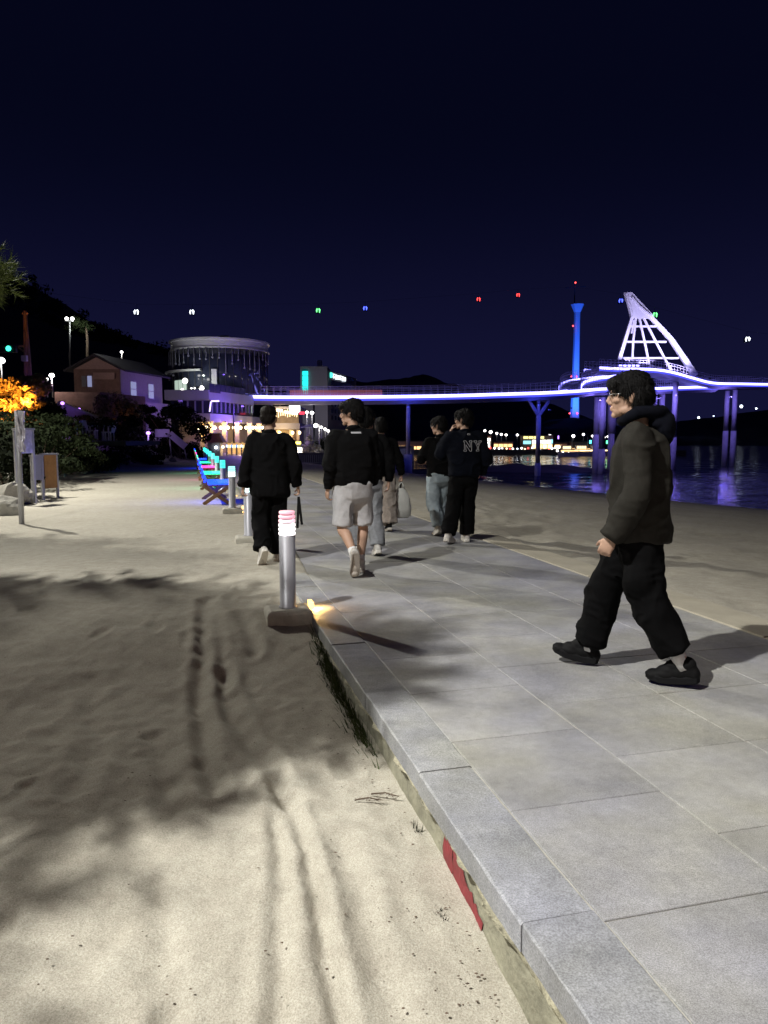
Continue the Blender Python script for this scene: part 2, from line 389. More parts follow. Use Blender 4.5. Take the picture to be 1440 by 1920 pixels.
def sand_height(x, y, detail=True):
    a, b = to_ab(x, y)
    zl = np.interp(a, WALL_A, WALL_Z)
    # left lot
    far_left = np.clip(-b / 3.0, 0, 1)
    zlot = zl * (1 - .35 * far_left) + 0.0
    xe = np.interp(y, EDGE_Y, EDGE_X)
    e = np.clip(xe - x + .5 * fbm2(x * .3, y * .3, 2, 40), 0, 1e9)
    bank = np.minimum(.42 * e, 3.3) + .25 * np.clip(e, 0, 1) * fbm2(x * .35, y * .35, 3, 41)
    zlot = zlot + np.where(e > 0, bank, 0)
    # beach
    db = np.clip(b - 3.42, 0, None); ds = shore_dist(x, y)
    t = db / (db + np.clip(ds, 0.01, None) + 1e-6)
    beach = -.02 + (WATER_Z + .02) * t ** 1.15
    beach = np.where(ds < 0, WATER_Z + ds * .07, beach)
    beach = np.maximum(beach, -9.0)
    # plaza far along the promenade keeps its level
    under = -.45 if detail else -.45
    w_under = np.clip((b - .02) / .06, 0, 1)
    spill = np.clip((a - 4.3) / 1.4, 0, 1)                     # sand lies over the kerb further on
    edge_b = .10 + spill * (.10 + .05 * vnoise2(a * 1.7, a * 0 + 3., 5) + np.clip((a - 5) * .05, 0, .16))
    left_side = np.where(b < edge_b, zlot, np.where(b < edge_b + .12, zlot - (b - edge_b) / .12 * .5, under))
    z = np.where(b < .6, left_side, np.where(b < 3.36, under, beach))
    strip = (b >= 3.0) & (b < 3.42)
    z = np.where(strip, -.03, z)
    if detail:
        outside = (b < edge_b) | (b > 3.42)
        near = np.clip(1.6 - y / 16, .15, 1)
        n = .022 * fbm2(x * 1.1, y * 1.1, 3, 3) + .007 * fbm2(x * 4.1, y * 3.0, 3, 11) * near + .0025 * vnoise2(x * 31, y * 31, 27) * near + .006 * fbm2(x * 14, y * 14, 2, 21) * near
        n = n * np.where(b < .3, np.clip(-b / .25 + .25, .25, 1), 1)
        flat = np.clip((a - 3.6) / 2.5, 0, 1) * np.where(b < 1, 1, 0)
        n = n * (1 - .55 * flat)
        for pts, w, dep in TRACKS:
            P = [gp(px, py, -.2) for px, py in pts]
            d = polyline_dist(x + .012 * vnoise2(x * 9, y * 9, 31), y, P)
            n = n + np.where(d < w * 4, -dep * 1.6 * np.exp(-(d / w) ** 2) + dep * .75 * np.exp(-((d - 1.9 * w) / (w * .8)) ** 2), 0)
        prng = np.random.default_rng(3)
        for k in range(230):                                   # old footprints
            fx = prng.uniform(-7, 1.0); fy = prng.uniform(1.2, 15); L_ = prng.uniform(.08, .13); W_ = L_ * prng.uniform(.4, .6); th = prng.uniform(-.6, .6) + .25
            dp = prng.uniform(.005, .018)
            sel = (abs(x - fx) < .35) & (abs(y - fy) < .35)
            if not sel.any(): continue
            xx, yy = x[sel] - fx, y[sel] - fy
            u = xx * math.cos(th) + yy * math.sin(th); v = -xx * math.sin(th) + yy * math.cos(th)
            r = np.sqrt((u / W_) ** 2 + (v / L_) ** 2)
            n[sel] += -dp * np.exp(-r ** 4) + dp * .5 * np.exp(-((r - 1.35) / .3) ** 2)
        for k in range(900):                                   # prints all over the beach on the sea side
            fx = prng.uniform(1.5, 16); fy = prng.uniform(3.5, 24); L_ = prng.uniform(.12, .25); dp = prng.uniform(.01, .03)
            sel = (abs(x - fx) < .6) & (abs(y - fy) < .6)
            if not sel.any(): continue
            r = np.hypot(x[sel] - fx, y[sel] - fy) / L_
            n[sel] += -dp * np.exp(-r ** 2) + dp * .5 * np.exp(-((r - 1.5) / .5) ** 2)
        z = z + np.where(outside, n, 0)
    return z
def graded(lo, hi, c0, c1, fine, grow):
    xs = list(np.arange(c0, c1, fine)); s = fine; v = c0
    left = []
    while v > lo: s *= grow; v -= s; left.append(v)
    s = fine; v = xs[-1]; right = []
    while v < hi: s *= grow; v += s; right.append(v)
    return np.array(left[::-1] + xs + right)
gx = graded(-90, 140, -3.3, 1.15, .021, 1.045); gy = graded(-14, 150, 1.25, 3.2, .019, 1.0165)
GX, GY = np.meshgrid(gx, gy)
GZ = sand_height(GX, GY)
nx, ny = len(gx), len(gy)
idx = np.arange(nx * ny).reshape(ny, nx)
faces = np.stack([idx[:-1, :-1], idx[:-1, 1:], idx[1:, 1:], idx[1:, :-1]], -1).reshape(-1, 4)
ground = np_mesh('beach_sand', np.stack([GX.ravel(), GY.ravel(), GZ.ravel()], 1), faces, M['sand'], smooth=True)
tag(ground, 'pale beach sand with tyre tracks and footprints beside the promenade', kind='structure')
def gz(x, y):
    return float(sand_height(np.array([[float(x)]]), np.array([[float(y)]]), False)[0, 0])

# sea: rippled sheet
def water_material():
    m, nt, b = _principled('night sea'); N, L = nt.nodes, nt.links
    b.inputs['Base Color'].default_value = (0.004, 0.006, 0.016, 1); b.inputs['Roughness'].default_value = .10
    b.inputs['IOR'].default_value = 1.33; b.inputs['Specular IOR Level'].default_value = .3
    tc = N.new('ShaderNodeTexCoord'); mp = N.new('ShaderNodeMapping'); L.new(tc.outputs['Object'], mp.inputs[0]); mp.inputs['Rotation'].default_value = (0, 0, R(-20))
    mp.inputs['Scale'].default_value = (.55, 1.6, 1)
    n1 = N.new('ShaderNodeTexNoise'); n1.inputs['Scale'].default_value = .9; n1.inputs['Detail'].default_value = 5; L.new(mp.outputs[0], n1.inputs['Vector'])
    n2 = N.new('ShaderNodeTexNoise'); n2.inputs['Scale'].default_value = .12; n2.inputs['Detail'].default_value = 3; L.new(mp.outputs[0], n2.inputs['Vector'])
    ad = N.new('ShaderNodeMath'); ad.operation = 'ADD'; L.new(n1.outputs['Fac'], ad.inputs[0]); L.new(n2.outputs['Fac'], ad.inputs[1])
    bp = N.new('ShaderNodeBump'); bp.inputs['Strength'].default_value = .45; bp.inputs['Distance'].default_value = .4
    L.new(ad.outputs[0], bp.inputs['Height']); L.new(bp.outputs[0], b.inputs['Normal'])
    return m
M['water'] = water_material()
xs = graded(-4000, 4000, -20, 60, 1.0, 1.12); ys = graded(-200, 6000, 30, 130, .8, 1.12)
WX, WY = np.meshgrid(xs, ys)
amp = np.clip(1.2 - WY / 260, .1, 1)
WZ = WATER_Z + amp * (.05 * np.sin(WX * .45 + WY * .9 + 2 * vnoise2(WX * .1, WY * .1, 8)) + .05 * fbm2(WX * .25, WY * .5, 3, 61))
idx = np.arange(WX.size).reshape(WX.shape)
faces = np.stack([idx[:-1, :-1], idx[:-1, 1:], idx[1:, 1:], idx[1:, :-1]], -1).reshape(-1, 4)
tag(np_mesh('sea_water', np.stack([WX.ravel(), WY.ravel(), WZ.ravel()], 1), faces, M['water'], smooth=True), 'dark night sea with small ripples', kind='structure')

# low wet sandbar in front of the far water
def mound(name, cx, cy, rx, ry, h, m, seed, kind='structure', z0=-4.0, label=None, rot=0.0, n=64, power=1.0, rough=.35, fine=1.0):
    u = np.linspace(-1, 1, n); U, V = np.meshgrid(u, u)
    rr = np.clip(1 - (U ** 2 + V ** 2), 0, 1) ** power
    nz = fbm2(U * 3 * fine, V * 3 * fine, 4, seed)
    H = z0 + (h - z0) * rr * (1 + rough * nz)
    ca, sa = math.cos(rot), math.sin(rot)
    X = cx + U * rx * ca - V * ry * sa; Y = cy + U * rx * sa + V * ry * ca
    idx = np.arange(n * n).reshape(n, n)
    fc = np.stack([idx[:-1, :-1], idx[:-1, 1:], idx[1:, 1:], idx[1:, :-1]], -1).reshape(-1, 4)
    o = np_mesh(name, np.stack([X.ravel(), Y.ravel(), H.ravel()], 1), fc, m, smooth=True)
    tag(o, label, kind=kind); return o
M['wet'] = mat('wet dark sand', (0.05, 0.047, 0.05), .5, var=.3, scale=.4)
mound('sandbar', 17, 97, 19, 8, WATER_Z + .55, M['wet'], 5, label='low wet sandbar by the footbridge piles', z0=WATER_Z - 1.2, power=.6, rot=R(-6), rough=.25)

# hills: ridge surfaces following measured skylines
def ridge(name, pts, depth, back, m, label, z0=-3, lump=1.2, seed=1, cols=260, rows=14, kind='structure'):
    P = [at(px, py, depth) for px, py in pts]
    X = np.interp(np.linspace(0, 1, cols), np.linspace(0, 1, len(P)), [p.x for p in P]); Z = np.interp(X, [p.x for p in P], [p.z for p in P])
    v = []
    prof = [(0, 0.0), (.12, .2), (.28, .42), (.45, .62), (.62, .8), (.8, .93), (1, 1.0), (1.25, .96), (1.6, .8), (2.1, .5)]
    V = []
    for t, k in prof:
        yy = depth - back + t * back
        V.append(np.stack([X * (yy / depth) if False else X, np.full(cols, yy), z0 + (Z - z0) * k], 1))
    V = np.stack(V)                                       # rows, cols, 3
    sh = V.shape
    n = fbm2(V[..., 0] / (lump * 9), (V[..., 1] + V[..., 2]) / (lump * 9), 4, seed)
    V[..., 2] += n * lump * np.array([k for t, k in prof])[:, None]
    rr = len(prof); idx = np.arange(rr * cols).reshape(rr, cols)
    fc = np.stack([idx[:-1, :-1], idx[:-1, 1:], idx[1:, 1:], idx[1:, :-1]], -1).reshape(-1, 4)
    return tag(np_mesh(name, V.reshape(-1, 3), fc, m, smooth=True), label, kind=kind)
HILL_L = [(-260, 420), (-120, 455), (-30, 490), (20, 508), (50, 520), (80, 545), (120, 572), (165, 602), (205, 622), (245, 642), (300, 652), (340, 668), (400, 690), (470, 716), (560, 760)]
ridge('hill', HILL_L, 230, 110, M['hill'], 'dark wooded hill rising behind the house', lump=2.2, seed=3, z0=2)
HP = [at(px, py, 228) for px, py in HILL_L]; rgh = np.random.default_rng(17); hc = []; hr = []
for k in range(420):                                     # tree crowns that roughen the near hill's skyline and slope
    x = rgh.uniform(-170, HP[-1].x); zc = np.interp(x, [p.x for p in HP], [p.z for p in HP]); t = rgh.uniform(.55, 1.0) ** .6
    hc.append((x, 230 - 110 * (1 - t) + rgh.uniform(-4, 4), 2 + (zc - 2) * np.interp(t, [0, .28, .45, .62, .8, 1], [0, .42, .62, .8, .93, 1.0]) + rgh.uniform(-.5, 1.4))); r_ = rgh.uniform(1.2, 2.8); hr.append((r_, r_, r_ * .8))
hv, hf = [], []
ridge('hill', [(380, 790), (470, 735), (560, 730), (640, 724), (720, 714), (790, 712), (860, 722), (930, 738), (1000, 752), (1080, 790)], 1500, 500, M['hill'], 'low dark ridge far beyond the footbridge', lump=9, seed=9)
ridge('headland', [(840, 822), (900, 812), (960, 805), (1010, 797), (1050, 786), (1080, 788), (1110, 792), (1150, 806), (1200, 812), (1260, 800), (1310, 788), (1370, 780), (1440, 772), (1560, 760), (1750, 745)], 620, 200, M['hill'], 'dark headland below the blue tower', lump=2.4, seed=13)

# ================================================================== PROMENADE
BED_Z = -.005
A0, A1, B1 = -5.0, 62.0, 3.0
bed = MB()
poly = [ab(A0, .06), ab(A1, .03), ab(A1, B1), ab(A0, B1)]
bed.prism(poly, -.5, BED_Z)
prom = bed.build('promenade', M['joint']); tag(prom, 'granite paved promenade along the beach', kind='structure')
ROWS = [.24, .89, 1.57, 2.25, 2.97]; SL = .66
def slab_mesh(w, l, name='paving_slab'):
    mb = MB().cbox((0, 0, -.03), (w, l, .06), .0035); return mb
slab_src = {}
for r in range(4):
    w = ROWS[r + 1] - ROWS[r] - .006
    bc = (ROWS[r] + ROWS[r + 1]) / 2
    k = 0; a = -3.3 + (0.0 if r != 0 else .33)
    while a < 30:
        ca_ = a + SL / 2; x, y = ab(ca_, bc)
        if r not in slab_src:
            o = slab_mesh(w, SL - .004).build('paving_slab', M['slab'], prom, local=True); slab_src[r] = o
        else:
            o = slab_src[r].copy(); link(o, prom)
        o.location = (x + random.uniform(-.0018, .0018), y + random.uniform(-.0012, .0012), random.uniform(-.0015, .0015)); o.rotation_euler = (random.uniform(-.0015, .0015), random.uniform(-.0015, .0015), PROM_ANG)
        a += SL; k += 1
mb = MB().prism([ab(30.05, .24), ab(A1, .24), ab(A1, 2.97), ab(30.05, 2.97)], -.06, 0.0)
tag(mb.build('paving', M['slab'], prom), kind='stuff')
def kerb_mesh(seed, l, w=.236, h=.09):
    """kerb stone with slightly chipped, uneven arrises"""
    rg = np.random.default_rng(seed); n = 16; v = []; f = []
    for i in range(n + 1):
        y = -l / 2 + l * i / n; c1 = .004 + .006 * rg.random() ** 4; c2 = .004 + .004 * rg.random() ** 4; e = rg.normal() * .0012; q = rg.normal() * .001
        v += [(-w / 2 + e, y, -h), (-w / 2 + e, y, -c1), (-w / 2 + c1 + e, y, q), (w / 2 - c2, y, q), (w / 2, y, -c2), (w / 2, y, -h)]
    for i in range(n):
        for k in range(5): f.append((i * 6 + k, i * 6 + 6 + k, i * 6 + 7 + k, i * 6 + 1 + k))
    f += [(0, 1, 2, 3, 4, 5), tuple(n * 6 + k for k in range(5, -1, -1))]
    return MB().add(v, f)
ksrc = []; a = -2.62; kk = 0
while a < 40:
    l = 1.0
    kk += 1
    if len(ksrc) < 5:
        o = kerb_mesh(kk, l - .004).build('kerb_stone', M['kerb'], prom, local=True); ksrc.append(o)
    else: o = ksrc[kk % 5].copy(); link(o, prom)
    x, y = ab(a + l / 2, .118 + random.uniform(-.003, .003)); o.location = (x, y, .004 + random.uniform(-.003, .003)); o.rotation_euler = (0, random.uniform(-.004, .004), PROM_ANG + random.uniform(-.002, .002))
    a += l
# seaward edge stones, half covered with sand
esrc = None; a = -2
while a < 34:
    l = 1.2
    if esrc is None:
        esrc = MB().cbox((0, 0, -.08), (.40, l - .012, .16), .012).build('edge_stone', M['edge'], prom, local=True); o = esrc
    else: o = esrc.copy(); link(o, prom)
    x, y = ab(a + l / 2, 3.19); o.location = (x, y, .003 + random.uniform(-.004, .004)); o.rotation_euler = (0, 0, PROM_ANG)
    a += l
# retaining wall below the kerb with a ragged mortar bead and red paint
wroot = empty('retaining_wall', ab(1.0, .02) + (-.4,)); tag(wroot, 'low weathered concrete wall under the kerb with a red paint mark', 'wall')
na, nz_ = 260, 12
A = np.linspace(-4.9, 5.4, na); Zs = np.linspace(-.55, -.082, nz_)
AA, ZZ = np.meshgrid(A, Zs)
bb = .035 - .010 * fbm2(AA * 3, ZZ * 9, 4, 71) - .02 * np.clip((-.2 - ZZ) * 2, 0, .3)
P = PE[None, None, :] + AA[..., None] * PD + bb[..., None] * PN
V = np.stack([P[..., 0].ravel(), P[..., 1].ravel(), ZZ.ravel()], 1)
idx = np.arange(na * nz_).reshape(nz_, na); fc = np.stack([idx[:-1, :-1], idx[:-1, 1:], idx[1:, 1:], idx[1:, :-1]], -1).reshape(-1, 4)
np_mesh('wall_face', V, fc[:, ::-1], M['concrete'], wroot, smooth=True)
nb_ = 6
TT = np.linspace(0, 1, nb_); AA, TT = np.meshgrid(np.linspace(-4.9, 5.4, 420), TT)
drip = .035 + .03 * np.clip(fbm2(AA * 2.2, AA * 0, 4, 77) + .2, 0, 2)
zz = -.083 - TT * drip
bb = .026 - (.012 + .022 * np.clip(fbm2(AA * 7, TT * 3, 3, 78) + .3, 0, 1.5)) * np.sin(np.pi * np.clip(TT * .95 + .05, 0, 1))
P = PE[None, None, :] + AA[..., None] * PD + bb[..., None] * PN
idx = np.arange(AA.size).reshape(AA.shape); fc = np.stack([idx[:-1, :-1], idx[:-1, 1:], idx[1:, 1:], idx[1:, :-1]], -1).reshape(-1, 4)
np_mesh('mortar_bead', np.stack([P[..., 0].ravel(), P[..., 1].ravel(), zz.ravel()], 1), fc, M['mortar'], wroot, smooth=True)
# red paint: two leaning strokes with ragged edges, lying on the wall face
def on_wall(a, z):
    A_ = np.array([[a]]); Z_ = np.array([[z]])
    b_ = float((.035 - .010 * fbm2(A_ * 3, Z_ * 9, 4, 71) - .02 * np.clip((-.2 - Z_) * 2, 0, .3))[0, 0]) - .0035
    x, y = ab(a, b_); return (x, y, z)
mb = MB()
for (a0, a1, zt0, zt1, zb0, zb1) in [(1.05, 1.16, -.135, -.165, -.33, -.33), (.74, 1.045, -.25, -.135, -.33, -.33)]:
    n = 14; v = []
    for i in range(n + 1):
        t = i / n; a_ = a0 + (a1 - a0) * t
        zt = zt0 + (zt1 - zt0) * t + random.uniform(-.014, .012); zb = zb0 + (zb1 - zb0) * t
        for k in range(6): v.append(on_wall(a_, zt + (zb - zt) * k / 5))
    f = [(i * 6 + k, i * 6 + k + 1, (i + 1) * 6 + k + 1, (i + 1) * 6 + k) for i in range(n) for k in range(5)]
    mb.add(v, f)
mb.build('paint_mark', M['red_paint'], wroot)['label'] = 'flaking red paint mark'

# ================================================================== STREET LAMPS
M['lamp_glow'] = glow('street lamp lens', (1.0, .95, .85), 30, sampled=False)
for i, (x, y, h, watts, colr, d) in enumerate(STREET_LAMPS):
    root = empty('street_lamp', (x - d[0] * 1.5, y - d[1] * 1.5, gz(x, y) - .05))
    lab = ['grey street lamp beside the photographer, lighting the near sand', 'grey street lamp by the left bank, lighting the sand lot', 'added fill lamp behind on the sea side, built as a grey street lamp'][i]
    tag(root, lab, 'street lamp', 'street lamps outside the picture')
    bx, by = root.location.x, root.location.y
    MB().tube([(bx, by, root.location.z), (bx, by, h - .6)], [.10, .055], 12).build('pole', M['grey_metal'], root, True)
    MB().tube([(bx, by, h - .62), (bx + d[0] * .3, by + d[1] * .3, h + .05), (bx + d[0] * 1.2, by + d[1] * 1.2, h + .22)], [.05, .045, .04], 10).build('arm', M['grey_metal'], root, True)
    MB().box((x, y, h + .25), (.3, .7, .12), math.atan2(d[1], d[0]) - math.pi / 2, .8).build('lamp_head', M['grey_metal'], root)
    MB().box((x, y, h + .175), (.22, .55, .02), math.atan2(d[1], d[0]) - math.pi / 2).build('lens', M['lamp_glow'], root)
    ld = bpy.data.lights.new('street_lamp_light', 'SPOT'); ld.energy = watts; ld.color = colr; ld.spot_size = R((136, 130, 165)[i]); ld.spot_blend = (.75, .6, .6)[i]
    ld.shadow_soft_size = .13
    lo = bpy.data.objects.new('street_lamp_light', ld); lo.location = Vector((x, y, h + .12)) - Vector(root.location); link(lo, root)
    if i == 1: lo.rotation_euler = (0, R(-38), 0)

# ================================================================== FOLIAGE BUILDERS
def leaf_mass(centers, radii, n, size, rng, flat=.6):
    """leaf quads scattered through ellipsoid clumps -> verts, faces"""
    centers = np.asarray(centers); radii = np.asarray(radii)
    k = rng.integers(0, len(centers), n)
    d = rng.normal(size=(n, 3)); d /= np.linalg.norm(d, axis=1)[:, None]
    r = rng.uniform(0, 1, n) ** (1 / 4.0)
    c = centers[k] + d * radii[k] * r[:, None]
    nrm = d + rng.normal(size=(n, 3)) * flat; nrm /= np.linalg.norm(nrm, axis=1)[:, None]
    t = np.cross(nrm, rng.normal(size=(n, 3))); t /= np.linalg.norm(t, axis=1)[:, None] + 1e-9
    b = np.cross(nrm, t); s = size * rng.uniform(.6, 1.4, n)[:, None]
    v = np.stack([c - t * s, c + b * s * .45, c + t * s, c - b * s * .45], 1).reshape(-1, 3)
    f = np.arange(n * 4).reshape(-1, 4); return v, f
def needle_clump(c, r, n, rng, ln=.13, w=.0035, up=.25):
    """pine needles: thin blades fanning from short twigs round c"""
    tw = max(3, n // 14)
    tb = rng.normal(size=(tw, 3)) * r * .5; td = tb / (np.linalg.norm(tb, axis=1)[:, None] + 1e-6) + np.array([0, 0, up]); td /= np.linalg.norm(td, axis=1)[:, None]
    k = rng.integers(0, tw, n)
    p = c + tb[k] + td[k] * rng.uniform(0, r * .6, n)[:, None]
    d = td[k] + rng.normal(size=(n, 3)) * .55; d /= np.linalg.norm(d, axis=1)[:, None]
    sd = np.cross(d, rng.normal(size=(n, 3))); sd /= np.linalg.norm(sd, axis=1)[:, None] + 1e-9
    l = ln * rng.uniform(.7, 1.2, n)[:, None]
    v = np.stack([p - sd * w, p + sd * w, p + d * l], 1).reshape(-1, 3)
    return v
def pine(name, base, h, clumps, label, rng, n_needles, ln=.13, w=.0035, r=.33, trunk_r=.16, lean=(0, 0)):
    root = empty(name, base); tag(root, label, 'pine tree')
    b = Vector(base); top = b + Vector((lean[0], lean[1], h))
    MB().tube([b - Vector((0, 0, .2)), b.lerp(top, .3) + Vector((.08, -.05, 0)), b.lerp(top, .65) + Vector((-.06, .05, 0)), top], [trunk_r, trunk_r * .8, trunk_r * .55, trunk_r * .2], 10).build('trunk', M['bark'], root, True)
    mb = MB()
    for c in clumps:
        c = Vector(c); zf = min(max((c.z - b.z - .5) / h, .25), .95); s = b.lerp(top, zf)
        mid = s.lerp(c, .55) + Vector((0, 0, -.12))
        mb.tube([s, mid, c], [.045, .028, .01], 5, caps=False)
    mb.build('limb', M['bark'], root, True)
    V = np.concatenate([needle_clump(np.array(c), r * rng.uniform(.75, 1.3), n_needles, rng, ln, w) for c in clumps])
    f = np.arange(len(V)).reshape(-1, 3)
    cr = np_mesh('crown', V, f, M['needle'], root); cr['kind'] = 'stuff'
    return root
hv, hf = leaf_mass(hc, hr, 16000, .55, rgh)
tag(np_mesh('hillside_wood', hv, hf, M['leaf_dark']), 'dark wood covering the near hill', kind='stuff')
# --- pine whose crown shades the near sand (stands left of the photographer, out of the picture)
LX, LY, LZ = STREET_LAMPS[0][0], STREET_LAMPS[0][1], STREET_LAMPS[0][2] + .12
rngp = np.random.default_rng(11)
def shade_points(poly_px, n, hlo, hhi, zg=-.18):
    G = [gp(x, y, zg) for x, y in poly_px]; xs = [g[0] for g in G]; ys = [g[1] for g in G]; out = []
    def inside(x, y):
        c = False; j = len(G) - 1
        for i in range(len(G)):
            if (G[i][1] > y) != (G[j][1] > y) and x < (G[j][0] - G[i][0]) * (y - G[i][1]) / (G[j][1] - G[i][1]) + G[i][0]: c = not c
            j = i
        return c
    while len(out) < n:
        x, y = rngp.uniform(min(xs), max(xs)), rngp.uniform(min(ys), max(ys))
        if not inside(x, y): continue
        for h in np.arange(rngp.uniform(hlo, hhi), 8.5, .12):
            t = (h - zg) / (LZ - zg); q = (x + (LX - x) * t, y + (LY - y) * t, h)
            yy = max(q[1], .3); px = 720 + q[0] / yy * F_PX; py = 822 - (q[2] - CAM_H) / yy * F_PX; mg = .8 * F_PX / yy
            if px < -mg or py < -mg * 1.4: out.append(q); break
    return out
cl = shade_points([(-300, 1130), (0, 1130), (280, 1132), (470, 1165), (540, 1215), (630, 1260), (640, 1370), (520, 1425), (340, 1450), (0, 1440), (-500, 1450)], 250, 2.6, 3.6)
cl += shade_points([(-500, 1480), (300, 1440), (470, 1430), (360, 1470), (200, 1490), (-200, 1500), (-500, 1500)], 9, 2.8, 3.8)
cl += shade_points([(0, 1680), (240, 1640), (280, 1720), (120, 1790), (-300, 1800), (-500, 1700)], 2, 3.0, 3.8)
cl += shade_points([(600, 1190), (690, 1230), (740, 1310), (690, 1380), (600, 1330)], 12, 2.6, 3.0)
pine('pine_tree', (-4.35, 3.0, -.15), 4.4, cl, 'leaning pine beside the photographer shading the near sand', rngp, 430, ln=.16, w=.008, r=.22, lean=(.5, .3))
# --- pine at the left edge whose lit branch end reaches into the picture
cl2 = []
for k in range(64):
    cl2.append((rngp.uniform(-9.2, -6.75), rngp.uniform(11.2, 13.2), rngp.uniform(3.5, 4.35)))
cl2 = [c for c in cl2 if (c[0] + 7.1) ** 2 / .62 ** 2 + (c[2] - 3.98) ** 2 / .45 ** 2 < 1 or c[0] < -7.2]
for k in range(26):
    t = rngp.uniform(0, 2 * math.pi); q = rngp.uniform(0, 1) ** .5
    cl2.append((-6.50 + .30 * q * math.cos(t), 12.0 + rngp.uniform(-.4, .4), 3.98 + .36 * q * math.sin(t)))
pine('pine_tree', (-8.9, 12.6, .2), 4.6, cl2, 'pine at the left edge with a lit green branch tip', rngp, 260, ln=.17, w=.006, r=.22)
# --- low undergrowth that covers the bank left of the sand lot
rgu = np.random.default_rng(19); uc = []; ur = []
while len(uc) < 700:
    y = rgu.uniform(4, 60); e = rgu.uniform(.5, 9) ; x = float(np.interp(y, EDGE_Y, EDGE_X)) - e
    uc.append((x, y, gz(x, y) + .12)); ur.append((rgu.uniform(.35, .7), rgu.uniform(.35, .7), rgu.uniform(.15, .38)))
uv, uf = leaf_mass(uc, ur, 42000, .085, rgu)
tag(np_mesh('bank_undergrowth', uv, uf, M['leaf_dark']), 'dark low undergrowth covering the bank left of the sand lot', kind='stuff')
# ================================================================== BOLLARD LIGHTS
def bollard(loc, cols, label, power, parts=True, rz=PROM_ANG, amber=True, k=0):
    root = empty('bollard_light', (0, 0, 0)); tag(root, label, 'bollard light', 'bollard lights along the kerb')
    if parts:
        MB().cbox((0, 0, .0), (.36, .30, .17), .035).build('foot', M['base_block'], root)
        MB().lathe([(.074, .08), (.074, .095), (.064, .10), (.064, .665), (.06, .67)], n=20).build('post', M['steel'], root, True)
        MB().lathe([(.045, .665), (.045, .86)], n=14).build('core', M['dark_metal'], root, True)
        n = 6; h = .2 / n
        for i in range(n):
            z = .668 + i * h; rr = .067 - .004 * (i == n - 1)
            MB().lathe([(.02, z + .002), (rr - .004, z + .002), (rr, z + .008), (rr, z + h - .012), (rr - .006, z + h - .007), (.02, z + h - .007)], n=20).build('lamp_ring', cols[i], root, True)
    else:
        MB().lathe([(.075, .0), (.064, .10), (.064, .665)], n=10).build('post', M['steel'], root, True)
        MB().lathe([(.066, .665), (.068, .70), (.064, .86), (.02, .875)], n=10).build('lamp', cols[0], root, True)
    if amber:
        MB().box((.20, .10, .075), (.03, .14, .05)).build('step_light', M['amber'], root)
        ld = bpy.data.lights.new('step_light_lamp', 'POINT'); ld.energy = 7; ld.color = (1, .55, .16); ld.shadow_soft_size = .03
        lo = bpy.data.objects.new('step_light_lamp', ld); lo.location = (.245, .10, .085); link(lo, root)
    root.location = loc; root.rotation_euler = (0, 0, rz)
    return root
M['amber'] = glow('amber step light', (1, .55, .15), 4)
M['b_pink'] = glow('pink lamp ring', (1.0, .42, .55), .95, base=(.5, .4, .4)); M['b_pink2'] = glow('pale pink lamp ring', (1.0, .62, .72), 1.15, base=(.5, .4, .4))
M['b_white'] = glow('white lamp ring', (1.0, .93, .93), 2.2, base=(.5, .5, .5))
M['b_mint'] = glow('mint lamp ring', (.35, 1.0, .85), 1.7); M['b_mint2'] = glow('pale mint lamp ring', (.75, 1.0, .95), 2.2)
M['b_teal'] = glow('teal lamp ring', (.06, .85, .75), 1.5); M['b_blue'] = glow('blue lamp ring', (.08, .25, 1.0), 2.0); M['b_bluew'] = glow('pale blue lamp ring', (.45, .6, 1.0), 2.5)
W_, P_, P2 = M['b_white'], M['b_pink'], M['b_pink2']
names = ['pink and white lamp bollard nearest the camera', 'pale mint lamp bollard behind the man in all black', 'mint lamp bollard right beside the blue bench', 'teal lamp bollard just past the blue bench',
         'teal lamp bollard beside the second bench', 'teal lamp bollard beside the pink bench', 'small teal lamp bollard past the pink bench', 'small teal lamp bollard before the far plaza', 'tiny teal lamp bollard near the far plaza', 'tiny teal lamp bollard, last of the kerb row']
for k in range(10):
    a = 4.37 + 4.12 * k; x, y = ab(a, -.17)
    cols = [W_, W_, W_, P2, P_, P_] if k == 0 else ([M['b_mint2']] * 6 if k == 1 else ([M['b_mint2']] * 3 + [M['b_mint']] * 3 if k == 2 else [M['b_teal']] * 6))
    bollard((x, y, gz(x, y) + .01), cols, names[k], 0, parts=k < 5, amber=k < 6)
for k in range(7):
    p = at(398 + 9.2 * k, 858, 62); bollard((p.x, p.y, 0.0), [M['b_bluew'] if k not in (4, 5) else M['b_blue']], ['leftmost', 'second', 'third', 'fourth', 'fifth', 'sixth', 'rightmost'][k] + ' blue lamp bollard in the far row before the warm shop', 0, parts=False, amber=False, rz=0)

